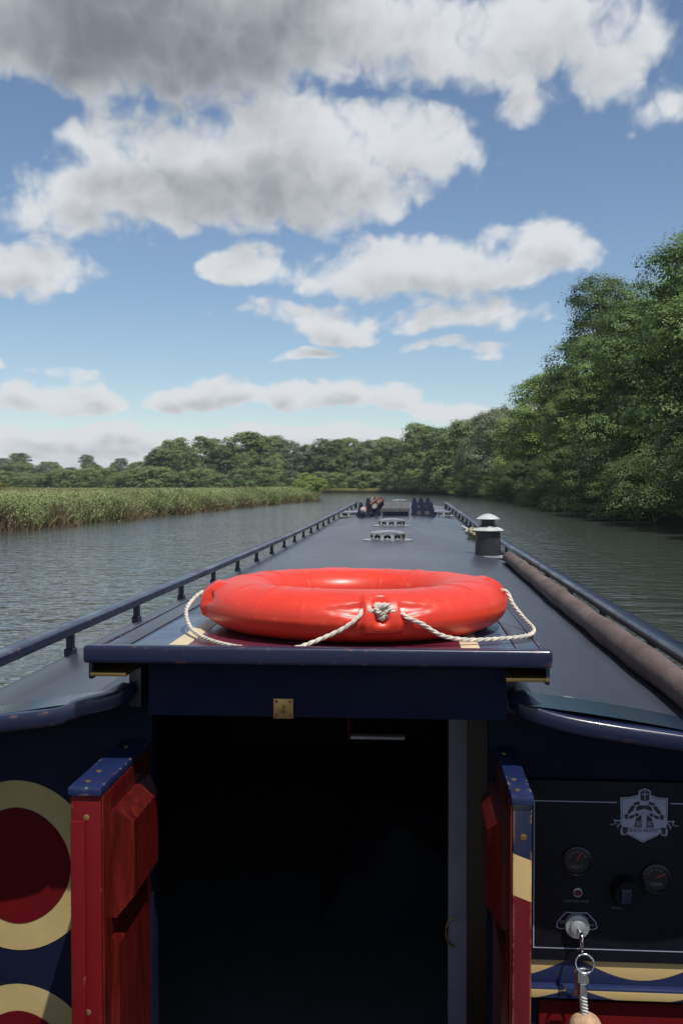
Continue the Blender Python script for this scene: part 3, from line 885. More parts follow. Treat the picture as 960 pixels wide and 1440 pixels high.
DL, DR = -.401, .328           # doorway
plate('bow_bulkhead', [(-.80, .6), (.80, .6), (.735, 1.28), (.4, 1.355), (0, 1.385), (-.4, 1.355), (-.735, 1.28)], Y1 - .06, Y1 - .03, 'navy_paint', boat)
bl = plate('stern_bulkhead', [(-.915, .34), (DL, .34), (DL, 1.262), (-.6, 1.232), (-.845, 1.175)], 2.13, 2.17, 'shaded_navy_paint', boat)
br = plate('stern_bulkhead', [(DR, .34), (.915, .34), (.845, 1.175), (.6, 1.222), (DR, 1.262)], 2.13, 2.17, 'shaded_navy_paint', boat)
box('red_dado', .435, .905, 2.118, 2.129, .35, .60, 'bulkhead_red', boat, .002)

# painted roundels on the left bulkhead


def ellipse(cx, cz, a, b, n=64, p=2.0):
    o = []
    for k in range(n):
        t = 2 * math.pi * k / n; c, s = math.cos(t), math.sin(t)
        o.append((cx + a * math.copysign(abs(c) ** (2 / p), c), cz + b * math.copysign(abs(s) ** (2 / p), s)))
    return o


def clip_x(pts, x0, x1): return [(min(max(x, x0), x1), z) for x, z in pts]


for k, cz in enumerate((.856, .40)):
    lo = .345
    out = [(x, max(z, lo)) for x, z in clip_x(ellipse(-.705, cz, .178, .190, p=1.95), -.885, -.412)]
    inn = [(x, max(z, lo + .002)) for x, z in clip_x(ellipse(-.705, cz, .120, .130, p=1.85), -.885, -.412)]
    rd = flat('painted_roundel', out, 2.1285, 'bulkhead_cream', bl)
    flat('roundel_centre', inn, 2.1275, 'bulkhead_red', rd)

# gunwales and hull


def hull():
    st = [(-1.15, .25), (-1.05, .55), (-.8, .82), (-.4, .98), (0, 1.03), (2, 1.04), (14, 1.04), (16.5, .99), (17.8, .80), (18.8, .48), (19.4, .16), (19.6, .02)]
    rows = []
    for y, w in st:
        z1 = .60 + sheer(min(y, 18)) * .9 + (.25 * max(0, (y - 17) / 2.6) ** 2 if y > 17 else 0)
        rows.append([(-w, y, z1), (-w * .985, y, .02), (-w * .96, y, -.5), (w * .96, y, -.5), (w * .985, y, .02), (w, y, z1)])
    rings('hull', rows, 'hull_black', boat, close_u=False, caps=False, smooth=True, sharp=30)
    for s in (-1, 1):
        rows = []
        for y, w in st:
            z1 = .60 + sheer(min(y, 18)) * .9 + (.25 * max(0, (y - 17) / 2.6) ** 2 if y > 17 else 0)
            inner = min(w - .012, half_w(y) + .05) if 2.0 < y < 16.8 else max(0.0, w - .10)
            rows.append([(s * (w + .012), y, z1 + .022), (s * inner, y, z1 + .022), (s * inner, y, z1 - .03), (s * (w + .012), y, z1 - .03)])
        rings('gunwale', rows, 'hull_black', boat, smooth=False)
    rows = [[(-w * .97, y, .335), (w * .97, y, .335), (w * .97, y, .30), (-w * .97, y, .30)] for y, w in st[:6]]
    rows.append([(-.99, 5.2, .335), (.99, 5.2, .335), (.99, 5.2, .30), (-.99, 5.2, .30)])
    rings('stern_deck', rows, 'deck_grey', boat, smooth=False)
    rows = [[(-w * .96, y, .62), (w * .96, y, .62), (w * .96, y, .58), (-w * .96, y, .58)] for y, w in st[6:11]]
    rows[0] = [(-.9, 16.74, .62), (.9, 16.74, .62), (.9, 16.74, .58), (-.9, 16.74, .58)]
    rings('fore_deck', rows, 'deck_grey', boat, smooth=False)


hull()
# hand rails along both roof edges, each on its posts


def handrail(s, y_end):
    path = []
    for y in np.linspace(2.02, y_end, 60):
        w = half_w(y) - .008
        path.append((s * w, y, roof_z(w, y) + .078))
    rows = []
    for p in path:
        p = Vector(p)
        row = []
        for k in range(14):
            a = 2 * math.pi * (k + .5) / 14; c, q = math.cos(a), math.sin(a)
            row.append(p + Vector((math.copysign(abs(c) ** .55, c) * .030, 0, math.copysign(abs(q) ** .55, q) * .0165 - c * s * .002)))
        rows.append(row)
    rail = rings('handrail', rows, 'navy_paint', boat)
    y = 2.158
    while y < y_end - .05:
        w = half_w(y) - .008; z = roof_z(w, y)
        bm = bmesh.new()
        for (dx, dy, z0, z1) in ((.010, .021, z - .012, z + .066), (.014, .030, z - .014, z + .020)):
            r = bmesh.ops.create_cube(bm, size=1)
            bmesh.ops.scale(bm, vec=(dx * 2, dy * 1.3, z1 - z0), verts=r['verts'])
            bmesh.ops.translate(bm, vec=(s * w, y, (z0 + z1) / 2), verts=r['verts'])
        bmesh.ops.bevel(bm, geom=bm.edges[:], offset=.003, segments=1, affect='EDGES')
        from_bm('post', bm, 'navy_paint', rail)
        y += .715
    w = half_w(y_end) - .008
    box('post', s * w - .016, s * w + .016, y_end - .03, y_end + .02, roof_z(w, y_end) - .01, roof_z(w, y_end) + .100, 'navy_paint', rail, .004)
    return rail


handrail(-1, 16.6); handrail(1, 16.6)

# sliding hatch and its runners
for (x0, x1, bx0, bx1) in ((-.425, -.398, -.466, -.394), (.345, .374, .354 - .012, .424)):
    rn = box('hatch_runner', x0, x1, 2.03, 3.75, 1.235, 1.322, 'navy_paint', boat, .004)
    box('runner_strip', bx0, bx1, 1.905, 3.74, 1.3235, 1.331, 'brass', rn, .0015)
hatch = box('sliding_hatch', -.462, .416, 1.915, 2.86, 1.352, 1.368, 'hatch_blue_paint', boat, .003)
tag(hatch, 'blue sliding hatch with cream line and maroon centre')
box('front_lip', -.473, .427, 1.884, 1.914, 1.353, 1.387, 'navy_paint', hatch, .007, 3)
for x0, x1 in ((-.472, -.4635), (.4175, .426)):
    box('side_skirt', x0, x1, 1.9145, 2.86, 1.316, 1.374, 'navy_paint', hatch, .003)
box('front_panel', -.362, .348, 1.950, 1.966, 1.238, 1.3515, 'shaded_navy_paint', hatch, .003)
for x0, x1 in ((-.3615, -.3515), (.3375, .3475)):
    box('panel_cheek', x0, x1, 1.9665, 2.86, 1.25, 1.3515, 'navy_paint', hatch, .002)
box('edge_band', -.463, -.415, 1.9145, 2.855, 1.3685, 1.3715, 'roof_paint', hatch, .001)
box('edge_band', .372, .417, 1.9145, 2.855, 1.3685, 1.3715, 'roof_paint', hatch, .001)
for x0, x1 in ((-.335, -.296), (.262, .300)):
    box('cream_line', x0, x1, 1.9145, 2.82, 1.3675, 1.3705, 'pale_line_paint', hatch, .001)
box('cream_line', -.2955, .2615, 2.785, 2.82, 1.3675, 1.3705, 'pale_line_paint', hatch, .001)
box('maroon_centre', -.2945, .2605, 1.9145, 2.784, 1.3675, 1.3702, 'maroon_paint', hatch, .001)
lock = box('lock_plate', -.1095, -.070, 1.9445, 1.9498, 1.2365, 1.276, 'brass', hatch, .0012)
for sx in (-.104, -.0755):
    for sz in (1.242, 1.2705):
        lathe('screw', [(.0032, 0), (.0032, .0012), (.002, .0018), (.0001, .0018)], (sx, 1.9445, sz), 'leather_brown', lock, 10, 'Y')
tube('hasp_staple', [(-.0895, 1.945, 1.262), (-.0895, 1.936, 1.261), (-.0895, 1.9335, 1.256), (-.0895, 1.936, 1.251), (-.0895, 1.945, 1.250)], .0022, 'brass', lock, 8)

# cabin interior: lining, floor, a grey board, a white slat, a quilt
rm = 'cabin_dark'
plate('light_stop_partition', [(-.86, .34), (.86, .34), (.83, 1.19), (.4, 1.25), (0, 1.27), (-.4, 1.25), (-.83, 1.19)], 5.15, 5.18, rm, boat)  # added unseen partition, stops daylight showing through from the bow
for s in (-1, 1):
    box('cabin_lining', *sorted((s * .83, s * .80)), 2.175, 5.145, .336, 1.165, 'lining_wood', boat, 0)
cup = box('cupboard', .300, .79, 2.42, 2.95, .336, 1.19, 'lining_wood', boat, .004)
box('cupboard_edge_board', .254, .2995, 2.425, 2.452, .36, 1.24, 'grey_board', cup, .002)
lathe_pts = []
rg = []
for k in range(15):
    a = math.pi * (.5 + k / 14)
    rg.append((.276 + .022 * math.cos(a) - .006, 2.418, .605 + .037 * math.sin(a)))
tube('ring_pull', rg, .0024, 'brass', cup, 8)
slat = box('white_slat', -.012, .145, 2.86, 2.90, .962, .970, 'slat_white', cup, .001)  # thin white slat added for a pale streak of unknown cause
box('red_upright', -.021, -.0125, 2.855, 2.905, .958, 1.235, 'red_paint', slat, .001)  # red upright at the left end of the slat


def quilt():
    rows = []
    for i in range(26):
        row = []
        for j in range(26):
            x = -.12 + .55 * j / 25; y = 3.05 + .6 * i / 25
            e = min(1, 4 * min(i, 25 - i) / 25, 4 * min(j, 25 - j) / 25)
            z = .34 + e * (.20 + .035 * math.sin(x * 23 + 3 * math.sin(y * 9)) + .03 * math.sin(y * 31 + 4 * math.sin(x * 7)))
            row.append((x, y, z))
        rows.append(row)
    o = rings('folded_quilt', rows, 'quilt_blue', None, close_u=False, caps=False)
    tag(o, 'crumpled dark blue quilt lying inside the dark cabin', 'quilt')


quilt()

# cabin doors, opened back towards the steerer


def door(s, xin, th, ya, edge_mat):
    """s = side, xin = inner face"""
    xo = xin + s * th
    a, b = sorted((xin, xo))
    z0, z1 = .36, 1.126
    d = box('cabin_door', a, b, ya, 2.122, z0, z1, edge_mat, boat, .003)
    # inner face: stiles and rails, a bold raised panel above and a plainer one below
    t = .004; i0, i1 = sorted((xin - s * .0005, xin - s * t))
    for y0_, y1_ in ((ya + .004, ya + .046), (2.078, 2.1215)):
        box('stile', i0, i1, y0_, y1_, z0 + .01, z1 - .002, 'mahogany', d, .001)
    for a0, a1 in ((z1 - .042, z1 - .002), (.842, .876), (z0 + .01, z0 + .07)):
        box('rail', i0, i1, ya + .0465, 2.0775, a0, a1, 'mahogany', d, .001)
    for za_, zb_, p0, p1, ins in ((.878, z1 - .044, .014, .040, .030), (z0 + .072, .840, .004, .013, .022)):
        ya_, yb_ = ya + .048, 2.076
        def rect(q, x): return [(x, ya_ + q, za_ + q), (x, yb_ - q, za_ + q), (x, yb_ - q, zb_ - q), (x, ya_ + q, zb_ - q)]
        rows = [rect(0, xin - s * .0005), rect(0, xin - s * p0), rect(ins, xin - s * p1)]
        rings('raised_panel', rows, 'mahogany', d, smooth=False)
    # blue weather cap along the top
    c0, c1 = sorted((xin - s * .003, xo + s * .003))
    cap = box('top_cap', c0, c1, ya - .006, 2.124, z1 + .0005, z1 + .016, 'navy_bright', d, .003)
    for y in (ya + .035, ya + .10, 2.07):
        lathe('screw', [(.0055, -.001), (.0055, .0012), (.003, .002), (.0001, .002)], ((c0 + c1) / 2 - .006, y, z1 + .016), 'brass', cap, 10)
    for z in (1.085, .72) if s < 0 else (1.068,):
        lathe('screw', [(.006, -.001), (.006, .0012), (.003, .002), (.0001, .002)], ((a + b) / 2 + .002, ya, z), 'brass', d, 10, 'Y')
    return d


worn_paint('navy_bright', (.008, .016, .068), rough=.28, amount=.56, chip=(.36, .28, .2))
ld = door(-1, -.408, .057, 1.785, 'red_paint')
box('rebate_strip', -.463, -.436, 1.776, 1.7845, .37, 1.08, 'red_paint', ld, .002)
rd_ = door(1, .344, .034, 1.785, 'painted_bands')

# instrument panel on the right bulkhead
pan = box('instrument_panel', .412, .86, 2.112, 2.128, .690, 1.075, 'panel_black', boat, .002)
PY = 2.1112
tw = .0022


def line(x0, z0, x1, z1, w=tw, y=PY, par=None, name='panel_line', mat='print_white'):
    d = Vector((x1 - x0, z1 - z0)); n = Vector((-d.y, d.x)).normalized() * w / 2
    return flat(name, [(x0 + n.x, z0 + n.y), (x1 + n.x, z1 + n.y), (x1 - n.x, z1 - n.y), (x0 - n.x, z0 - n.y)][::-1], y, mat, par or pan)


line(.421, 1.031, .594, 1.031); line(.704, 1.031, .845, 1.031); line(.4221, 1.0299, .4221, .7181); line(.421, .717, .845, .717); line(.8439, 1.0299, .8439, .7181)


def crest():
    S = .000185; cx, cz = .649, 1.0045

    def P(pts): return [(cx + (x - 488) * S, cz - (z - 440) * S) for x, z in pts]
    root = flat('crest', P([(228, 236), (330, 232), (432, 203), (428, 160), (500, 126), (568, 160), (564, 203), (650, 232), (757, 236), (752, 492), (742, 560), (640, 668), (484, 750), (326, 668), (240, 560), (234, 492)]), PY, 'print_white', pan)
    tag(root, 'white printed crest of a helmeted knight on a shield')
    y = PY - .0004

    def dk(name, pts, lv=0, mat='print_dark'): return flat(name, P(pts), y - .0004 * lv, mat, root)
    def outline(pts, w=5):
        q = P(pts)
        for a, b in zip(q, q[1:]): line(a[0], a[1], b[0], b[1], w * S, y, root, 'shield_line', 'print_dark')
    outline([(246, 252), (340, 246), (424, 226)]); outline([(572, 226), (646, 246), (740, 252), (736, 480)]); outline([(246, 252), (252, 480)])
    outline([(350, 664), (484, 734), (618, 664)])
    dk('helmet', [(448, 168), (500, 142), (552, 168), (548, 262), (500, 280), (452, 262)])
    dk('visor_slit', [(462, 190), (538, 190), (538, 200), (462, 200)], 1, 'print_white')
    dk('visor_bar', [(495, 150), (505, 150), (505, 272), (495, 272)], 1, 'print_white')
    for s in (0, 1):
        def M(pts): return pts if s == 0 else [(986 - x, z) for x, z in pts]
        dk('pauldron', M([(372, 300), (440, 276), (446, 312), (380, 326)]))
        dk('upper_arm', M([(352, 330), (398, 330), (372, 384), (322, 428), (302, 410)]))
        dk('elbow', M([(272, 440), (300, 420), (320, 440), (308, 484), (280, 484)]))
        dk('forearm', M([(326, 452), (384, 426), (384, 462), (322, 486)]))
        dk('gauntlet', M([(386, 420), (424, 408), (436, 440), (398, 458)]))
        dk('breastplate', M([(410, 338), (446, 322), (492, 322), (492, 362), (450, 376), (402, 394)]))
        dk('tunic', M([(404, 476), (462, 430), (468, 574), (384, 574)]))
        for k in range(3): dk('tunic_fold', M([(412 + 17 * k, 500), (419 + 17 * k, 496), (417 + 17 * k, 560), (409 + 17 * k, 560)]), 1, 'print_white')
        dk('ribbon_tail', M([(104, 552), (172, 534), (152, 490), (268, 502), (262, 536), (232, 530), (196, 590), (188, 560)]), 1, 'print_white')
        dk('ribbon_tail_shade', M([(130, 550), (182, 534), (172, 504), (246, 512), (228, 520), (196, 562)]), 2)
        dk('ribbon_fold', M([(236, 560), (330, 566), (318, 596), (302, 660), (248, 672), (230, 640)]), 1, 'print_white')
        dk('ribbon_fold_shade', M([(250, 572), (316, 576), (300, 600), (292, 652), (256, 656)]), 2)
        dk('ribbon_loop', M([(210, 556), (250, 566), (232, 604), (190, 602)]), 2)
    dk('sword', [(486, 400), (500, 400), (502, 574), (484, 574)], 1, 'print_white')
    dk('sword_guard', [(462, 404), (524, 404), (524, 414), (462, 414)], 1, 'print_white')
    dk('banner', [(298, 600), (400, 586), (488, 582), (576, 586), (666, 600), (664, 652), (576, 642), (488, 638), (400, 642), (302, 652)], 1, 'print_white')
    outline([(298, 600), (400, 586), (488, 582), (576, 586), (666, 600)], 6)
    q = P([(482, 613)])[0]
    text('banner_lettering', 'BLACK PRINCE', q[0], y - .0010, q[1], .0098, 'print_dark', root, .88)


crest()


def gauge(x, z, label, needle, face):
    g = lathe('gauge', [(.031, 0), (.031, .008), (.027, .0105), (.0255, .006), (.0001, .006)], (x, 2.112, z), 'black_plastic', pan, 40, 'Y')
    y = 2.112 - .0064
    for k in range(9):
        a = R(150 - 15 * k); r0 = .019 if k % 2 else .0165
        line(x + r0 * math.cos(a), z + r0 * math.sin(a), x + .0225 * math.cos(a), z + .0225 * math.sin(a), .0010 if k % 2 else .0016, y, g, 'dial_tick', 'dial_white')
    line(x, z + .002, x + .019 * math.cos(needle), z + .019 * math.sin(needle), .0016, y - .0004, g, 'needle', 'gauge_red')
    text('dial_lettering', label, x - .001, y - .0002, z - .0125, .0105, 'dial_white', g)
    return g


gauge(.5115, .906, 'VOLT', R(70), 0)
line(.498, .876, .522, .876, .0018)
gauge(.675, .873, 'TEMP', R(35), 0)
wl = lathe('warning_lamp', [(.0098, 0), (.0098, .004), (.0078, .0055), (.0078, .003), (.0001, .003)], (.5135, 2.112, .8375), 'steel_grey', pan, 24, 'Y')
lathe('lens', [(.0074, .003), (.006, .0055), (.0001, .0065)], (.5135, 2.112, .8375), 'red_lens', wl, 20, 'Y')
text('lamp_lettering', 'LOW VOLTAGE', .5105, PY, .8185, .0072, 'dial_white', pan)
sw = lathe('switch_boss', [(.031, 0), (.031, .030), (.028, .036), (.0001, .036)], (.612, 2.112, .847), 'rubber', pan, 32, 'Y')
box('rocker', .5965, .6175, 2.071, 2.0758, .832, .862, 'switch_blue', sw, .002)
text('switch_lettering', 'HEADLIGHT', .603, PY, .8065, .0068, 'dial_white', pan)
# key position scale around the lock
kx, kz = .5120, .768
tr = [(kx - .042, kz - .006), (kx - .040, kz + .006), (kx - .022, kz + .026), (kx + .022, kz + .026), (kx + .040, kz + .006), (kx + .042, kz - .006), (kx + .034, kz - .009), (kx + .018, kz - .009)]
for a, b in zip(tr, tr[1:]): line(*a, *b, .0019)
line(kx - .042, kz - .006, kx - .034, kz - .009, .0019); line(kx - .034, kz - .009, kx - .018, kz - .009, .0019)
text('key_lettering', 'OFF', kx - .0275, PY, kz + .005, .009, 'print_white', pan)
text('key_lettering', 'ON', kx - .003, PY, kz + .0205, .008, 'print_white', pan)
text('key_lettering', 'HEAT', kx + .0175, PY, kz + .014, .0055, 'print_white', pan)
text('key_lettering', 'START', kx + .0285, PY, kz + .000, .0055, 'print_white', pan)
lk = lathe('ignition_lock', [(.026, 0), (.026, .010), (.0245, .013), (.017, .014), (.0155, .020), (.012, .0215), (.0001, .0215)], (kx, 2.112, kz), 'steel_grey', pan, 36, 'Y')
# swag border and ledge under the panel
box('swag_border', .414, .89, 2.119, 2.129, .640, .689, 'swag_paint', boat, .001)
box('ledge', .414, .89, 2.098, 2.129, .615, .639, 'swag_paint', boat, .003)
# ignition key with cork float
key = tag(empty('ignition_key', (kx + .004, 2.08, .56)), 'key in the ignition lock with split ring, white strap and cork float', 'key')
box('key_blade', kx - .0015, kx + .0018, 2.048, 2.0898, kz - .006, kz + .004, 'chrome', key, .0008)
bm = bmesh.new()
rows = []
for k in range(22):
    a = 2 * math.pi * k / 22
    rows.append((kx + .0003, 2.052 + .010 * math.cos(a), kz - .010 + .018 * math.sin(a)))
rings('key_bow', tube_rows(rows + rows[:1], .0028, 8), 'chrome', key)
rr_ = [(kx + .006 + .0185 * math.cos(2 * math.pi * k / 28), 2.046 + .004 * math.sin(2 * math.pi * k / 28), kz - .052 + .0185 * math.sin(2 * math.pi * k / 28)) for k in range(29)]
rings('split_ring', tube_rows(rr_, .0021, 8), 'chrome', key)
box('clip', kx - .0085, kx + .0155, 2.043, 2.052, kz - .092, kz - .060, 'chrome', key, .003)
box('leather_tab', kx - .0125, kx + .0125, 2.0525, 2.0565, kz - .123, kz - .070, 'leather_brown', key, .001)
box('clasp', kx - .004, kx + .011, 2.041, 2.0515, kz - .118, kz - .0925, 'chrome', key, .002)
rope('strap', [(kx + .0035, 2.048, kz - .117), (kx + .005, 2.048, kz - .138), (kx + .007, 2.047, kz - .156)], .0085, 'strap_white', key, .02)


def cork(c, r):
    bm = bmesh.new(); bmesh.ops.create_icosphere(bm, subdivisions=4, radius=r)
    for v in bm.verts:
        n = v.co.normalized(); v.co = n * r * (1 + .018 * math.sin(n.x * 17 + n.z * 9) * math.sin(n.y * 13 + 1)); v.co.z *= .95
    bmesh.ops.translate(bm, vec=c, verts=bm.verts)
    from_bm('cork_float', bm, 'cork', key, True)


cork((kx + .008, 2.046, kz - .186), .034)

# roof fittings


def vent(x, y, sc_=1.0):
    z = roof_z(x, y)
    f = lathe('roof_vent', [(.185 * sc_, -.008), (.185 * sc_, .004), (.15 * sc_, .010), (.125 * sc_, .012), (.122 * sc_, .045), (.130 * sc_, .048), (.130 * sc_, .053), (.10 * sc_, .064), (.05 * sc_, .071), (.0001, .073)], (x, y, z), 'vent_metal', boat, 40)
    for k in range(10):
        a = 2 * math.pi * (k + .5) / 10
        pts = []
        for da, dz in ((-.2, .016), (.2, .016), (.2, .036), (.1, .042), (-.1, .042), (-.2, .036)):
            pts.append((x + .1262 * sc_ * math.cos(a + da), y + .1262 * sc_ * math.sin(a + da), z + dz))
        mesh('port', pts, [tuple(range(6))], 'glass_dark', f)


simple('vent_metal', (.55, .53, .50), rough=.22, metal=.9, var=.25, scale=30)
vent(-.005, 7.27); vent(-.02, 9.6); vent(-.60, 13.0); vent(.55, 13.0); vent(-.02, 16.3)


def chimney(x, y):
    z = roof_z(x, y) - .006
    c = lathe('chimney', [(.083, .012), (.080, .165), (.074, .168), (.0001, .168)], (x, y, z), 'steel_dark', boat, 36)
    lathe('deck_collar', [(.105, 0.004), (.105, .010), (.086, .013)], (x, y, z), 'steel_grey', c, 36)
    box('collar_plate', x - .15, x + .13, y - .10, y + .12, z + .000, z + .005, 'steel_grey', c, .001)
    lathe('lower_cowl', [(.104, .172), (.105, .176), (.085, .188), (.062, .196), (.062, .190), (.084, .182), (.101, .170)], (x, y, z), 'cowl_zinc', c, 40)
    lathe('cone', [(.063, .190), (.048, .214), (.044, .216)], (x, y, z), 'steel_dark', c, 32)
    lathe('neck', [(.043, .165), (.043, .255)], (x, y, z), 'steel_dark', c, 28)
    lathe('hat', [(.076, .246), (.077, .249), (.05, .268), (.022, .280), (.0001, .283)], (x, y, z), 'cowl_zinc', c, 40)


simple('cowl_zinc', (.50, .51, .50), rough=.5, metal=.2, var=.2, scale=25)
simple('steel_dark', (.028, .028, .032), rough=.38, var=.3, scale=14)
chimney(.66, 6.5)

# saw-tooth racks for planks and poles


def rack(x0, x1, y):
    zc = (roof_z(x0, y) + roof_z(x1, y)) / 2 - .012
    n = 3; w = (x1 - x0) / n; pts = [(x0, zc)]
    top = zc + .185
    pts.append((x0 - .0, zc + .03))
    for k in range(n):
        a = x0 + w * k
        pts += [(a + w * .32, top), (a + w * .62, top)]
        if k < n - 1: pts.append((a + w * .97, top - .085))
    pts += [(x1, zc + .03), (x1, zc)]
    rk = plate('plank_rack', pts, y, y + .012, 'rack_blue', boat)
    for k in range(n - 1):
        cx = x0 + w * (k + .97)
        mesh('cut_out', [(cx + .032 * math.cos(t), y - .001, zc + .055 + .026 * math.sin(t)) for t in [math.pi / 3 * q for q in range(6)]], [tuple(range(6))], 'plank_grey', rk)


rack(-.50, -.205, 12.3); rack(.165, .465, 12.3); rack(-.50, -.205, 14.4); rack(.165, .465, 14.4)


def gangplank():
    y0, y1, x0, x1 = 12.0, 14.7, -.195, .150
    root = tag(empty('gangplank', (0, 12.0, roof_z(0, 12.0))), 'wide grey boarding plank lying on a dark box between the plank racks', 'plank')
    def zz(y): return roof_z(0, y) - .004
    rows = [[(x0 + .02, y, zz(y)), (x1 - .02, y, zz(y)), (x1 - .02, y, zz(y) + .055), (x0 + .02, y, zz(y) + .055)] for y in (y0 + .03, 13, 14, y1 - .03)]
    rings('bearer_box', rows, 'rack_blue', root, smooth=False)
    for k in range(3):
        w = (x1 - x0) / 3; a = x0 + w * k + .002; b = x0 + w * (k + 1) - .002
        rows = [[(a, y, zz(y) + .056), (b, y, zz(y) + .056), (b, y, zz(y) + .095), (a, y, zz(y) + .095)] for y in (y0, 13, 14, y1)]
        rings('plank_board', rows, 'plank_grey', root, smooth=False)


gangplank()


def poles():
    m1 = tag(empty('boat_mop', (-.42, 12.0, roof_z(-.42, 12.0))), 'mop with pale head and brown handle lying in the plank rack', 'mop')
    a = Vector((-.40, 12.05, roof_z(-.4, 12) + .100)); b = Vector((-.30, 14.6, roof_z(-.30, 14.6) + .17))
    tube('handle', [a, a.lerp(b, .5), b], .018, 'pole_wood', m1, 10)
    bm = bmesh.new(); bmesh.ops.create_icosphere(bm, subdivisions=3, radius=.04)
    for v in bm.verts:
        n = v.co.normalized(); v.co *= 1 + .16 * math.sin(n.x * 14) * math.sin(n.z * 11 + n.y * 9); v.co.y *= 1.5
    bmesh.ops.translate(bm, vec=a + Vector((-.01, -.04, -.01)), verts=bm.verts)
    from_bm('mop_head', bm, 'mop_cotton', m1, True)
    m2 = tag(empty('boat_pole', (-.30, 12.1, roof_z(-.3, 12.1))), 'brown wooden boat pole laid beside the plank on its rack', 'pole')
    a = Vector((-.27, 11.95, roof_z(-.27, 12) + .128)); b = Vector((-.26, 15.3, roof_z(-.26, 15.3) + .12))
    tube('shaft', [a, a.lerp(b, .3), a.lerp(b, .7), b], .026, 'pole_wood', m2, 12)
    tube('end_cap', [a + Vector((0, -.05, 0)), a + Vector((0, .001, 0))], .029, 'mop_cotton', m2, 12)
    m3 = tag(empty('fender', (-.36, 13.4, roof_z(-.36, 13.4))), 'small brown rope fender with pale top eye among the poles', 'fender')
    z = roof_z(-.36, 13.4)
    lathe('body', [(.03, 0), (.05, .02), (.052, .06), (.048, .10), (.03, .12), (.0001, .125)], (-.36, 13.4, z), 'pole_wood', m3, 20)
    tube('eye', [(-.36, 13.4, z + .12), (-.355, 13.4, z + .16), (-.36, 13.4, z + .215)], .013, 'mop_cotton', m3, 10)


poles()

# rolled canvas lying inside the right rail
n = 60; rows = []
for i in range(n):
    y = 1.98 + (6.15 - 1.98) * i / (n - 1)
    x = .752 + .007 * math.sin(y * 1.3); z = roof_z(x, y) + .038
    rr = .037 + .0015 * math.sin(y * 5.1) + .0018 * math.sin(y * 13)
    rows.append([(x + rr * math.cos(2 * math.pi * k / 22) * (1 + .025 * math.sin(3 * k + y * 4) + .02 * math.sin(5 * k - y * 17)), y, z + rr * math.sin(2 * math.pi * k / 22)) for k in range(22)])
tag(rings('canvas_roll', rows, 'faded_canvas'), 'long roll of faded brown canvas lying beside the right handrail', 'canvas roll')


def rope_coil():
    root = tag(empty('mooring_rope', (.70, 8.6, roof_z(.70, 8.6))), 'yellowish mooring rope coiled by the right handrail beyond the chimney', 'rope')
    z = roof_z(.70, 8.6)
    pts = []
    for k in range(130):
        a = k * .31; r = .032 + .012 * math.sin(k * .7) + .010 * (k % 9) / 9
        pts.append((.70 + r * math.cos(a), 8.6 + 2.0 * r * math.sin(a), z + .012 + .0006 * k + .006 * math.sin(k * 1.3)))
    tube('coil', catmull(pts, 3), .009, 'rope_yellow', root, 7)
    pts = [(.70, 8.75, z + .03), (.74, 9.1, z + .02), (.69, 9.5, z + .025), (.73, 9.9, roof_z(.73, 9.9) + .02), (.70, 10.4, roof_z(.7, 10.4) + .02)]
    tube('loose_end', catmull(pts, 8), .013, 'rope_white', root, 7)
    w = tag(empty('mooring_pin', (.745, 8.25, roof_z(.745, 8.25))), 'brown leather bound mooring spike by the rope coil', 'spike')
    zz = roof_z(.745, 8.3)
    tube('shaft', [(.742, 8.0, zz + .03), (.75, 8.55, zz + .03)], .016, 'leather_brown', w, 10)
    tube('head', [(.741, 7.955, zz + .03), (.742, 8.0, zz + .03)], .034, 'brass', w, 14)


rope_coil()

# ------------------------------------------------------------------ lifebuoy
BC = Vector((.030, 2.335, 1.3708)); BR, BA, BB = .269, .083, .0545


def smst(a, b, x):
    t = min(1, max(0, (x - a) / (b - a))); return t * t * (3 - 2 * t)


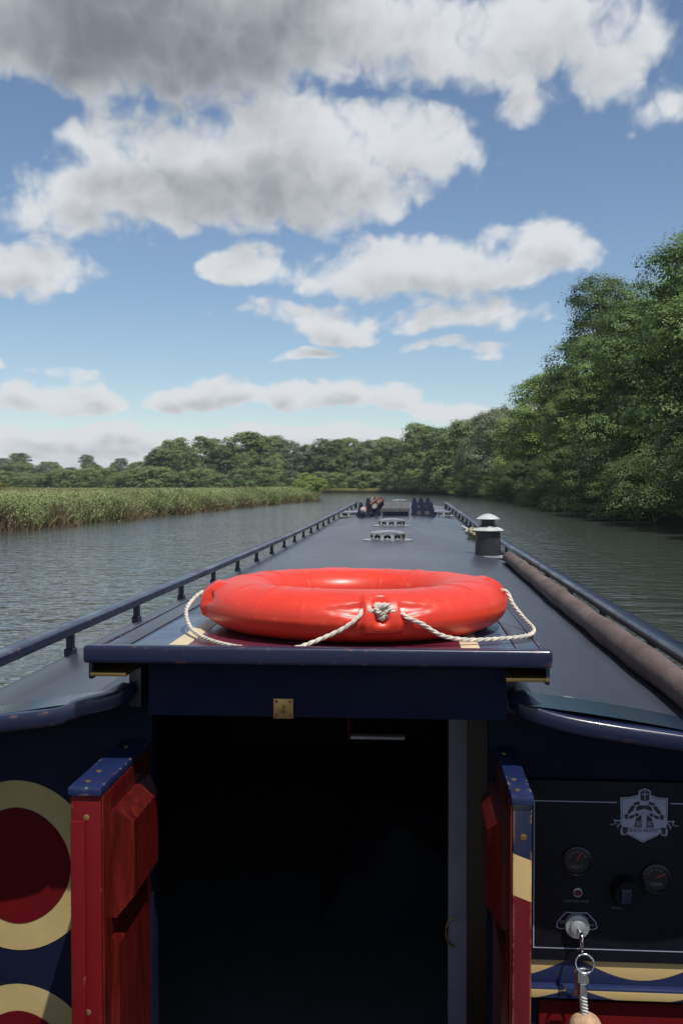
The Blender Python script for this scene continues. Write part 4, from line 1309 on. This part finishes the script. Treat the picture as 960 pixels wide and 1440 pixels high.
def buoy():
    root = tag(empty('lifebuoy', BC), 'orange red plastic lifebuoy ring with white grab rope lying on the hatch', 'lifebuoy')
    NT, NP = 400, 72; lugs = [R(-78 + 90 * k) for k in range(4)]
    rows = []
    for i in range(NT):
        th = 2 * math.pi * i / NT; row = []
        dth = min((abs((th - l + math.pi) % (2 * math.pi) - math.pi) for l in lugs))
        seam = min(abs((th - l - R(45) + math.pi) % (2 * math.pi) - math.pi) for l in lugs)
        for j in range(NP):
            ph = 2 * math.pi * j / NP
            c, s = math.cos(ph), math.sin(ph)
            r = math.copysign(abs(c) ** .86, c) * BA; z = math.copysign(abs(s) ** .9, s) * BB
            if c > 0: z *= 1 - .08 * c
            d = 0.0
            pd = ph if ph < math.pi else ph - 2 * math.pi      # 0 = outer equator, + up
            band = smst(-.55, -.35, pd) * (1 - smst(1.0, 1.25, pd))
            d += .0085 * band * (1 - smst(.105, .118, dth))
            pocket = (1 - smst(.032, .040, dth)) * smst(-.12, -.02, pd) * (1 - smst(.78, .9, pd))
            d -= .017 * pocket
            if dth > .105:                                   # leaf-shaped hollow that the rope runs into
                q = 1 - (dth - .105) / .26
                if q > 0:
                    wd = .34 * q ** .7
                    d -= .010 * q * (1 - smst(wd * .7, wd, abs(pd - .38)))
            d += (.0022 * (1 - smst(.004, .012, seam)) + .0016 * (1 - smst(.004, .010, abs(dth - R(27))))) * smst(-.4, .1, pd)
            d += .0010 * (1 - smst(.03, .06, abs(pd + .06)))
            d += .0010 * math.sin(th * 3 + 1) * s
            nr = Vector((c, s)).normalized()
            rr = BR + r + nr.x * d
            row.append(BC + Vector((rr * math.cos(th), rr * math.sin(th), BB + z + nr.y * d)))
        rows.append(row)
    rings('ring', rows, 'buoy_plastic', root, close_v=True, caps=False, sharp=180)
    def at(deg, rad, z): return BC + Vector((rad * math.cos(R(deg)), rad * math.sin(R(deg)), z))
    ro = BR + BA
    # grab rope, clockwise from the front lug
    g1 = [at(-71.6, ro - .012, .076), at(-70, ro + .004, .062), at(-65, ro + .010, .048), at(-58, ro + .014, .022), at(-50, ro + .030, .011), at(-41, ro + .058, .010), at(-31, ro + .083, .010), at(-20, ro + .072, .012),
          at(-10, ro + .040, .026), at(-2, ro + .016, .050), at(4, ro + .005, .076), at(6.5, ro - .012, .078)]
    rope('grab_rope', catmull(g1, 10), .0048, 'rope_white', root)
    def fl(x, y, z): return Vector((x, y, BC.z + z))
    g2 = [at(-84.4, ro - .012, .076), at(-86, ro + .004, .062), at(-91, ro + .012, .040), fl(-.035, 1.950, .016), fl(-.075, 1.928, .0075), fl(-.15, 1.928, .0075), fl(-.205, 1.965, .0075), fl(-.262, 2.035, .0085),
          fl(-.312, 2.12, .016), fl(-.342, 2.20, .038), fl(-.346, 2.26, .056), at(-176, ro + .006, .076), at(-174.4, ro - .012, .070)]
    rope('grab_rope', catmull(g2, 10), .0048, 'rope_white', root)
    g3 = [at(17.6, ro - .012, .076), at(19, ro + .004, .06), at(25, ro + .012, .04), at(35, ro + .018, .0085), at(55, ro + .02, .0085), at(75, ro + .016, .014), at(84, ro + .008, .05), at(95.5, ro - .012, .076)]
    rope('grab_rope', catmull(g3, 10), .0048, 'rope_white', root)
    g4 = [at(108.4, ro - .012, .076), at(110, ro + .004, .06), at(118, ro + .012, .03), at(130, ro + .018, .0085), at(145, ro + .03, .0085), at(160, ro + .035, .012), at(172, ro + .018, .04), at(180, ro + .008, .06), at(185.6, ro - .012, .078)]
    rope('grab_rope', catmull(g4, 10), .0048, 'rope_white', root)
    # knot in the front pocket
    kc = at(-78, ro - .002, .076); ex = Vector((math.cos(R(12)), math.sin(R(12)), 0)); ey = Vector((0, 0, 1)); ez = Vector((math.cos(R(-78)), math.sin(R(-78)), 0))
    pts = []
    for k in range(49):
        t = 2 * math.pi * k / 48
        x = math.sin(t) + 2 * math.sin(2 * t); y = math.cos(t) - 2 * math.cos(2 * t); z = -math.sin(3 * t)
        pts.append(kc + ex * x * .0052 + ey * y * .0056 + ez * z * .006)
    rope('knot', pts, .0062, 'rope_white', root, .03)
    rope('knot_tail', [kc - ex * .004, kc - ex * .018 + ez * .003, kc - ex * .027 - ey * .002 + ez * .001], .006, 'rope_white', root, .03)
    rope('knot_tail', [kc + ex * .004, kc + ex * .018 + ez * .003 + ey * .001, kc + ex * .025 - ey * .003 + ez * .001], .006, 'rope_white', root, .03)


buoy()

# ------------------------------------------------------------------ trees
rng = np.random.default_rng(11)


def quads_mesh(name, P, mat):
    """P: (n,4,3) quads"""
    n = len(P); me = bpy.data.meshes.new(name)
    me.vertices.add(n * 4); me.vertices.foreach_set('co', P.reshape(-1).astype(np.float32))
    me.loops.add(n * 4); me.loops.foreach_set('vertex_index', np.arange(n * 4, dtype=np.int32))
    me.polygons.add(n); me.polygons.foreach_set('loop_start', np.arange(n, dtype=np.int32) * 4)
    me.materials.append(MATS[mat]); me.update()
    return me


def leaves(C, Nrm, size, jitter):
    """leaf rhombs at centres C with normals about Nrm"""
    n = len(C)
    nn = Nrm + rng.normal(0, jitter, (n, 3)); nn /= np.linalg.norm(nn, axis=1, keepdims=True)
    a = np.cross(nn, rng.normal(0, 1, (n, 3))); a /= np.linalg.norm(a, axis=1, keepdims=True)
    b = np.cross(nn, a)
    s = (size * rng.uniform(.6, 1.35, n))[:, None]
    tip = a * s; wid = b * s * rng.uniform(.38, .62, n)[:, None]
    sag = nn * s * .18
    return np.stack([C - tip, C + wid + sag, C + tip, C - wid + sag], 1)


PROFILE = {'round': [.50, .85, 1.0, .74, .25], 'full': [.86, 1.0, 1.0, .72, .22], 'dome': [.6, .8, 1.0, .8, .3]}


def make_tree(kind, H, RX, zlow, lobes, sprigs, per, leaf, mat, seed, sprig_r=.55, shape=1.0, droop=.0, prof='round'):
    """crown and trunk meshes of one tree standing on z = 0"""
    global rng
    rng = np.random.default_rng(seed)
    cz = (H + zlow) / 2; rz = (H - zlow) / 2
    cen, rad = [], []
    tries = 0
    while len(cen) < lobes and tries < 6000:
        tries += 1
        hrel = rng.uniform(0, 1)
        lim = RX * float(np.interp(hrel, [0, .12, .42, .72, 1], PROFILE[prof])) * shape * .86
        rr0 = lim * math.sqrt(rng.uniform(.22, 1) if len(cen) > lobes * .2 else rng.uniform(0, .3)); an = rng.uniform(0, 2 * math.pi)
        p = np.array([rr0 * math.cos(an), rr0 * math.sin(an), zlow + hrel * (H - zlow)])
        r = RX * rng.uniform(.17, .42)
        if p[2] + r * .8 > H: continue
        if p[2] - r * .3 < 0: continue
        if any(np.linalg.norm(p - q) < .78 * min(r, s) for q, s in zip(cen, rad)): continue
        cen.append(p); rad.append(r)
    allC, allN = [], []
    for c, r in zip(cen, rad):
        m = int(sprigs * (r / (RX * .3)) ** 2)
        d = rng.normal(0, 1, (m, 3)); d /= np.linalg.norm(d, axis=1, keepdims=True)
        d[:, 2] = np.where(d[:, 2] < -.6, -d[:, 2], d[:, 2])
        ctr = c + d * r * rng.uniform(.74, 1.10, (m, 1)) * np.array([1, 1, .80])
        # keep the sprigs that are not buried deep in other lobes
        q = np.ones(m, bool)
        for c2, r2 in zip(cen, rad):
            if c2 is c: continue
            q &= (np.linalg.norm((ctr - c2) / r2, axis=1) > .62)
        ctr, d = ctr[q], d[q]
        for c0, n0 in zip(ctr, d):
            k = rng.integers(int(per * .6), int(per * 1.4) + 1)
            o = rng.normal(0, 1, (k, 3)) * np.array([1, 1, .42]) * sprig_r * .5
            o[:, 2] -= droop * np.hypot(o[:, 0], o[:, 1])
            nrm = n0 * 1.2 + np.array([0, 0, .45])
            allC.append(c0 + o); allN.append(np.repeat(nrm[None], k, 0))
    C = np.concatenate(allC); Nn = np.concatenate(allN)
    Q = leaves(C, Nn, leaf, .26)
    crown = quads_mesh(kind + '_crown', Q, mat)
    # trunk with limbs reaching the lobes
    bm = bmesh.new()

    def add_tube(path, r0, r1, seg):
        prev = None
        for i, row in enumerate(tube_rows(path, lambda t: r0 + (r1 - r0) * t, seg)):
            ring = [bm.verts.new(p) for p in row]
            if prev:
                for q in range(seg): bm.faces.new((prev[q], prev[(q + 1) % seg], ring[(q + 1) % seg], ring[q]))
            prev = ring
    r0 = H * .022
    tp = [Vector((0, 0, -.6)), Vector((.02 * H * rng.normal(), .02 * H * rng.normal(), H * .2)), Vector((.03 * H * rng.normal(), .03 * H * rng.normal(), H * .45)), Vector((.04 * H * rng.normal(), .04 * H * rng.normal(), H * .78))]
    path = catmull(tp, 5); add_tube(path, r0 * 1.3, r0 * .25, 9)
    for c, r in zip(cen, rad):
        c = Vector(c); t0 = min(.8, max(.12, (c.z / H) * .62)); st = path[int(t0 * (len(path) - 1))]
        mid = st.lerp(c, .5) + Vector((0, 0, .08 * H * rng.uniform(0, 1)))
        add_tube(catmull([st, mid, c], 4), r0 * .38, r0 * .07, 5)
    bmesh.ops.recalc_face_normals(bm, faces=bm.faces)
    trunk = bpy.data.meshes.new(kind + '_trunk'); bm.to_mesh(trunk); bm.free(); trunk.materials.append(MATS['bark'])
    trunk.polygons.foreach_set('use_smooth', [True] * len(trunk.polygons))
    return crown, trunk, H


KIND = {
    'far_bush': make_tree('far_bush', 4.2, 2.6, .02, 30, 26, 14, .11, 'leaf_hazed', 14, .45, 1.25, .2, 'full'),
    'near_oak': make_tree('near_oak', 15, 5.8, 2.0, 60, 52, 30, .104, 'leaf_mid', 1, .62),
    'near_alder': make_tree('near_alder', 15, 5.0, 1.2, 62, 50, 30, .096, 'leaf_mid', 2, .58, 1.05, .1, 'full'),
    'tall_dark': make_tree('tall_dark', 19, 6.0, 2.5, 48, 46, 30, .125, 'leaf_dark', 3, .85),
    'bright': make_tree('bright', 12.5, 4.4, .3, 52, 42, 26, .115, 'leaf_bright', 4, .66, 1.1, .0, 'full'),
    'willow': make_tree('willow', 11, 4.2, .3, 46, 36, 24, .12, 'leaf_grey', 5, .7, 1.05, .35, 'full'),
    'far_round': make_tree('far_round', 11, 4.8, .1, 44, 32, 15, .20, 'leaf_hazed', 6, .8, 1.1, 0, 'full'),
    'far_dark': make_tree('far_dark', 11, 4.6, .1, 44, 32, 15, .20, 'leaf_hazed_dark', 7, .8, 1.05, 0, 'full'),
    'far_wide': make_tree('far_wide', 11, 6.0, .1, 48, 30, 15, .22, 'leaf_grey', 8, .9, 1.0, 0, 'full'),
    'far_top': make_tree('far_top', 12, 4.4, 3.0, 26, 30, 15, .22, 'leaf_hazed', 9, .8, 1.0, 0, 'dome'),
    'bush': make_tree('bush', 2.6, 1.7, .02, 34, 26, 18, .075, 'leaf_bright', 10, .32, 1.15, 0, 'full'),
    'shore_bush': make_tree('shore_bush', 4.2, 2.6, .02, 34, 40, 34, .062, 'leaf_dark', 12, .45, 1.25, .2, 'full'),  # dark leaf colour stands in for the shade along the waterline
    'gold_bush': make_tree('gold_bush', 2.6, 2.0, .05, 20, 24, 14, .10, 'leaf_yellow', 13, .4, 1.2, 0, 'full'),
}


def ground(x, y):
    xl, xr = interp(XL, y) if y < 190 else -900, interp(XR, y)
    if y < 190 and x < xl: return zl(xl - x, y)
    if x > xr: return zr(x - xr, y)
    return 0.0


vr = random.Random(21)


def plant(name, kind, x, y, h, label, cat, group=None, wide=1.0, rot=None, sink=0.0):
    crown, trunk, H = KIND[kind]
    if kind.startswith('far'):
        h *= vr.uniform(.84, 1.12); wide *= vr.uniform(.82, 1.18)
    s = h / H
    o = tag(empty(name, (x, y, ground(x, y) - sink)), label, cat, group)
    a = rng.uniform(0, 6.28) if rot is None else rot
    o.rotation_euler = (0, 0, a); o.scale = (s * wide, s * wide, s)
    for nm, me in (('crown', crown), ('trunk', trunk)):
        c = bpy.data.objects.new(nm, me); COL.objects.link(c); c.parent = o
    return o


LOOK = {'far_round': 'rounded mid green', 'far_dark': 'dense dark green', 'far_wide': 'broad grey green', 'far_top': 'high crowned'}
# right bank, from beside the boat to the bend
G1 = 'big trees overhanging the right bank'
for x, y, h, k, w, lb, r in [
        (15.2, 27, 11.5, 'near_oak', 1.0, 'leafy bank tree beyond the edge of the view', 1.0),
        (14.6, 38, 11.5, 'near_alder', .95, 'leafy green alder overhanging the water by the big oak', .3),
        (15.4, 50, 13.0, 'near_oak', 1.02, 'big green oak leaning over the dark water', 2.0),
        (14.2, 61, 12.0, 'near_alder', 1.0, 'green alder between the big oak and the tall dark tree', 1.6),
        (19.5, 66, 15.5, 'near_oak', 1.0, 'tall green tree on the slope above the alders', 4.2),
        (24.5, 58, 15.0, 'near_alder', 1.15, 'high slope tree whose crown tops the wood', 5.0),
        (13.6, 73, 11.5, 'near_alder', .95, 'low dark alder below the tall dark tree', 3.3),
        (15.9, 84, 17.6, 'tall_dark', .92, 'tallest dark tree, sky showing through its crown', .8),
        (22.5, 78, 16.5, 'tall_dark', .85, 'dark tree on the slope behind the tallest one', 2.9),
        (14.2, 88, 9.6, 'near_alder', .95, 'small alder at the foot of the tallest dark tree', 5.5)]:
    plant('bank_tree', k, x, y, h, lb, 'tree', G1, w, r)
for x, y, h, k, w, lb, r in [
        (13.8, 100, 12.4, 'bright', 1.0, 'bright yellow green tree catching the sun on the bank', .5),
        (12.6, 110, 9.6, 'bright', .90, 'smaller bright green tree beside the sunlit one', 2.5),
        (18.5, 112, 12.8, 'far_round', .9, 'green tree peeping out behind the sunlit one', 1.5),
        (11.6, 126, 11.0, 'willow', .92, 'grey green willow next to the sunlit trees', 1.0),
        (10.4, 140, 11.0, 'willow', .95, 'pale grey willow further along the right bank', 4.0)]:
    plant('bank_tree', k, x, y, h, lb, 'tree', G1, w, r)
G2 = 'trees along the river bend'
for i, (x, y, h, k) in enumerate([(8.8, 152, 10.6, 'far_round'), (6.6, 163, 11.0, 'far_dark'), (4.6, 174, 10.4, 'far_round'), (2.2, 184, 10.6, 'far_round'), (-.6, 194, 10.8, 'far_dark'), (-3.8, 203, 10.2, 'far_round'), (-8.2, 208, 9.4, 'far_wide'),
                                  (-12.6, 209, 9.4, 'far_round'), (-17.0, 212, 9.4, 'far_dark'), (-21.5, 214, 8.6, 'far_wide'), (12.5, 150, 10, 'far_dark'), (9.0, 170, 11.5, 'far_round')]):
    plant('bend_tree', k, x, y, h, LOOK[k] + ' tree in the row lining the river bend', 'tree', G2, 1.0)
for x, y, h in [(3.0, 235, 14.6), (-4.0, 246, 15.0), (-11.0, 250, 14.2), (-15.5, 244, 13.4), (9.5, 205, 13.6), (14.5, 190, 13.6)]:
    plant('bend_tree', 'far_top', x, y, h, 'taller dark tree rising behind the river bend row', 'tree', 'taller trees behind the river bend', 1.0)
# tall clump across the meadow
G3 = 'tall clump of trees across the meadow'
for x, y, h, k, w in [(-58, 242, 12.0, 'far_top', 1.0), (-48.5, 240, 12.4, 'far_top', 1.15), (-39, 238, 12.6, 'far_top', 1.15), (-34, 240, 12.2, 'far_round', 1.0), (-29.5, 236, 11.4, 'far_wide', .85), (-24, 234, 9.6, 'far_wide', .8),
                      (-53.5, 236, 9.4, 'far_round', 1.0), (-45, 234, 9.2, 'far_dark', 1.0), (-37.5, 230, 9.0, 'far_round', 1.0), (-31, 228, 8.0, 'far_round', 1.0), (-62, 240, 8.4, 'far_dark', 1.0), (-42, 246, 12.0, 'far_round', 1.0)]:
    plant('meadow_tree', k, x, y, h, LOOK[k] + ' tree in the tall clump beyond the reed meadow', 'tree', G3, w)
G4 = 'low tree line on the meadow horizon'
for i in range(20):
    x = -66 - i * 4.3; y = 290 + (i * 37 % 23)
    k = ['far_round', 'far_dark', 'far_wide', 'far_round'][i % 4]
    plant('horizon_tree', k, x, y, 6.4 + (i * 29 % 17) * .11, LOOK[k] + ' low tree in the line along the meadow horizon', 'tree', G4, 1.15)
for i in range(6):
    plant('horizon_tree', 'far_dark', -112 - i * 15, 430, 12.5 + (i % 3), 'faint dark treetop showing above the low tree line', 'tree', 'faint treetops above the low tree line', 1.0)
for i in range(9):
    plant('hedge_bush', 'far_bush', -22 - i * 7.3, 222 + (i % 3) * 4, 3.6 + (i % 3) * .5, 'low bush in front of the tall clump of trees', 'bush', 'bushes below the tall clump', 1.2)
plant('bush', 'bush', -10.6, 104.0, 2.3, 'round green bush at the tip of the reed bank', 'bush', None, 1.05, .4)
plant('bush', 'gold_bush', -19.5, 44, 1.0, 'yellowish bush in the meadow behind the reeds', 'bush', None, 1.3, .4)
plant('bush', 'bush', 7.9, 142, 2.6, 'pale bush at the water below the grey willows', 'bush', None, 1.3, 1.4)
for i in range(26):
    x = 10 - i * 5.2; y = 214 + (i * 5 % 7) + max(0, -x - 30) * .35
    if x > -4: y = 232 - (x + 4) * 3.2
    plant('field_bush', 'far_bush', x, y, 3.4 + (i * 3 % 5) * .6, 'bush filling the foot of the distant tree rows', 'bush', 'bushes at the foot of the distant trees', 1.4)
for i in range(22):
    plant('horizon_hedge', 'far_bush', -62 - i * 4.6, 286 - (i % 3) * 3, 3.6 + (i % 4) * .4, 'hedge bush under the low tree line on the meadow horizon', 'bush', 'hedge under the low tree line', 1.5)
for i, (x, y) in enumerate([(7.6, 148), (5.6, 160), (4.0, 168), (2.2, 176), (.2, 184), (-1.8, 190), (-3.8, 196), (-6.5, 200), (-9.5, 201), (-12.5, 201.5), (-15.5, 202), (-18.5, 202.5), (-21.5, 203)]):
    plant('bend_bush', 'far_bush', x + 1.0, y + 1.2, 3.0 + (i % 3) * .6, 'bush at the waterline round the river bend', 'bush', 'bushes along the bend waterline', 1.3)
G5 = 'bushes hanging over the right waterline'
for i, y in enumerate([31, 36, 41, 46.5, 52, 57.5, 63, 68.5, 74, 79.5, 85, 91, 97, 103, 110, 117, 125, 134]):
    plant('shore_bush', 'shore_bush', interp(XR, y) + .55 + (i % 3) * .4, y, 2.6 + (i * 7 % 5) * .35, 'bush with shade-darkened leaf colour hanging over the water under the right bank trees', 'bush', G5, 1.15)
for i, (x, y) in enumerate([(20, 40), (19, 52), (24, 70), (20, 92), (27, 88), (19, 104), (30, 66)]):
    plant('understorey_bush', 'shore_bush', x, y, 6.5, 'dark undergrowth bush on the slope behind the bank trees', 'bush', 'undergrowth on the wooded slope', 1.5)


# ------------------------------------------------------------------ reeds and meadow grass
rng = np.random.default_rng(77)


def blades(name, X, Y, Z, H, W, mat, lean=.25, kind='stuff', parent=None, label=None, cat=None):
    n = len(X)
    a = rng.uniform(0, 2 * np.pi, n); l = rng.normal(0, lean, n) * H; ax = rng.uniform(0, 2 * np.pi, n)
    base = np.stack([X, Y, Z], 1); side = np.stack([np.cos(a), np.sin(a), 0 * a], 1) * (W / 2)[:, None]
    dirv = np.stack([np.cos(ax) * l, np.sin(ax) * l, H], 1)
    mid = base + dirv * .5 + np.stack([0 * a, 0 * a, H * .06], 1)
    tip = base + dirv * np.array([1.15, 1.15, .98])
    V = np.stack([base - side * .7, base + side * .7, mid + side, mid - side, tip], 1).reshape(-1, 3)
    me = bpy.data.meshes.new(name)
    me.vertices.add(n * 5); me.vertices.foreach_set('co', V.reshape(-1).astype(np.float32))
    k = np.arange(n)[:, None] * 5
    idx = np.concatenate([k + np.array([[0, 1, 2, 3]]), k + np.array([[3, 2, 4]])], 1).reshape(-1)
    me.loops.add(n * 7); me.loops.foreach_set('vertex_index', idx.astype(np.int32))
    ls = np.stack([np.arange(n) * 7, np.arange(n) * 7 + 4], 1).reshape(-1)
    me.polygons.add(n * 2); me.polygons.foreach_set('loop_start', ls.astype(np.int32))
    at = me.attributes.new('h', 'FLOAT', 'POINT'); at.data.foreach_set('value', np.tile(np.array([0, 0, .5, .5, 1], np.float32), n))
    me.materials.append(MATS[mat]); me.update()
    o = bpy.data.objects.new(name, me); COL.objects.link(o)
    tag(o, label, cat, None, kind)
    return o


def bank_points(n, y0, y1, o0, o1, power=1.0):
    Y = y0 + (y1 - y0) * rng.uniform(0, 1, n) ** power
    off = o0 + (o1 - o0) * rng.uniform(0, 1, n)
    xl = np.interp(Y, [t[0] for t in XL], [t[1] for t in XL])
    wob = .35 * np.sin(Y * .7) + .25 * np.sin(Y * 1.9 + 1)
    X = xl - off + np.where(off < 5, wob, 0)
    Z = np.interp(off, [0, .35, .9, 2, 5, 1000], [-.35, .12, .62, .92, 1.0, 1.0])
    return X, Y, Z, off


def clump(Y, off): return .5 + .5 * np.sin(Y * .55 + 2 * np.sin(Y * .21)) * np.sin(off * 1.1 + Y * .13)


X, Y, Z, off = bank_points(140000, 14, 111, .15, 5.0, 1.15)
cl = clump(Y, off)
keep = rng.uniform(0, 1, len(X)) < .45 + .55 * cl
X, Y, Z, off, cl = X[keep], Y[keep], Z[keep], off[keep], cl[keep]
top = np.interp(off, [0, .5, 1.4, 3, 5], [.75, 1.15, 1.32, 1.26, 1.18]) + .16 * (cl - .5) + .20 * np.sin(Y * 1.7 + 2 * np.sin(Y * .9)) * np.sin(off * 2.3 + Y * .4) + .10 * np.sin(Y * 4.3 + 3 * np.sin(off * 2)) + .12 * np.sin(Y * .23 + 1)
H = np.maximum(.18, top - Z) * np.where(rng.uniform(0, 1, len(X)) < .06, 1.35, 1.0) * rng.uniform(.4, 1.0, len(X))
blades('reed_bed', X, Y, Z - .05, H, np.full(len(X), .024) * (1 + Y / 80), 'reed_leaf', .5, 'stuff', None, 'green reeds and rough grass along the left bank', 'reeds')
X, Y, Z, off = bank_points(6500, 14, 111, .1, 3.4, 1.15)
cl = clump(Y, off); keep = rng.uniform(0, 1, len(X)) < .3 + .7 * (1 - cl); X, Y, Z, off = X[keep], Y[keep], Z[keep], off[keep]
n = len(X); per = 34
base = np.stack([X, Y, Z + np.maximum(.12, np.interp(off, [0, .5, 1.4, 3.2], [.5, .95, 1.2, 1.15]) - Z) * rng.uniform(.4, 1.08, n)], 1)
C = np.repeat(base, per, 0) + rng.normal(0, 1, (n * per, 3)) * np.array([.24, .24, .13])
Nn = np.tile(np.array([.1, -.3, .8]), (n * per, 1))
hb = quads_mesh('bank_herbs', leaves(C, Nn, .042, .7), 'leaf_herb')
ho = bpy.data.objects.new('bank_herbs', hb); COL.objects.link(ho); tag(ho, 'leafy green herbs growing among the left bank reeds', 'herbs', None, 'stuff')
X, Y, Z, off = bank_points(30000, 14, 111, .0, .75, 1.15)
cl = np.sin(Y * .8 + 1.5 * np.sin(Y * .33)) + .4 * np.sin(Y * 2.3)
keep = rng.uniform(-.6, 1.2, len(X)) < cl
X, Y, Z = X[keep], Y[keep], Z[keep]
blades('dry_reed_stems', X + .15, Y, Z - .05, .46 * rng.uniform(.5, 1.2, len(X)), np.full(len(X), .035) * (1 + Y / 90), 'dry_stem', .5, 'stuff', None, 'brown dry reed stems at the left waterline', 'reeds')
X, Y, Z, off = bank_points(90000, 14, 112, 3.5, 70, 1.0)
keep = rng.uniform(0, 1, len(X)) < np.interp(off, [3, 20, 60], [1, .8, .4])
X, Y, Z = X[keep], Y[keep], Z[keep]
blades('meadow_grass', X, Y, Z - .03, .20 * rng.uniform(.5, 1.3, len(X)), np.full(len(X), .06) * (1 + Y / 60), 'meadow_blade', .35, 'stuff', None, 'pale seeding meadow grass behind the reeds', 'grass')

# ------------------------------------------------------------------ air
bm = bmesh.new(); bmesh.ops.create_cube(bm, size=1)
bmesh.ops.scale(bm, vec=(3400, 2100, 36), verts=bm.verts); bmesh.ops.translate(bm, vec=(0, 700, 16), verts=bm.verts)
hm = bpy.data.materials.new('summer_haze'); hm.use_nodes = True; hm.node_tree.nodes.clear(); MATS['summer_haze'] = hm
pv = hm.node_tree.nodes.new('ShaderNodeVolumePrincipled'); pv.inputs['Density'].default_value = .0002; pv.inputs['Color'].default_value = (.86, .92, 1, 1)
ov = hm.node_tree.nodes.new('ShaderNodeOutputMaterial'); hm.node_tree.links.new(pv.outputs[0], ov.inputs['Volume'])
tag(from_bm('haze', bm, 'summer_haze'), kind='stuff')
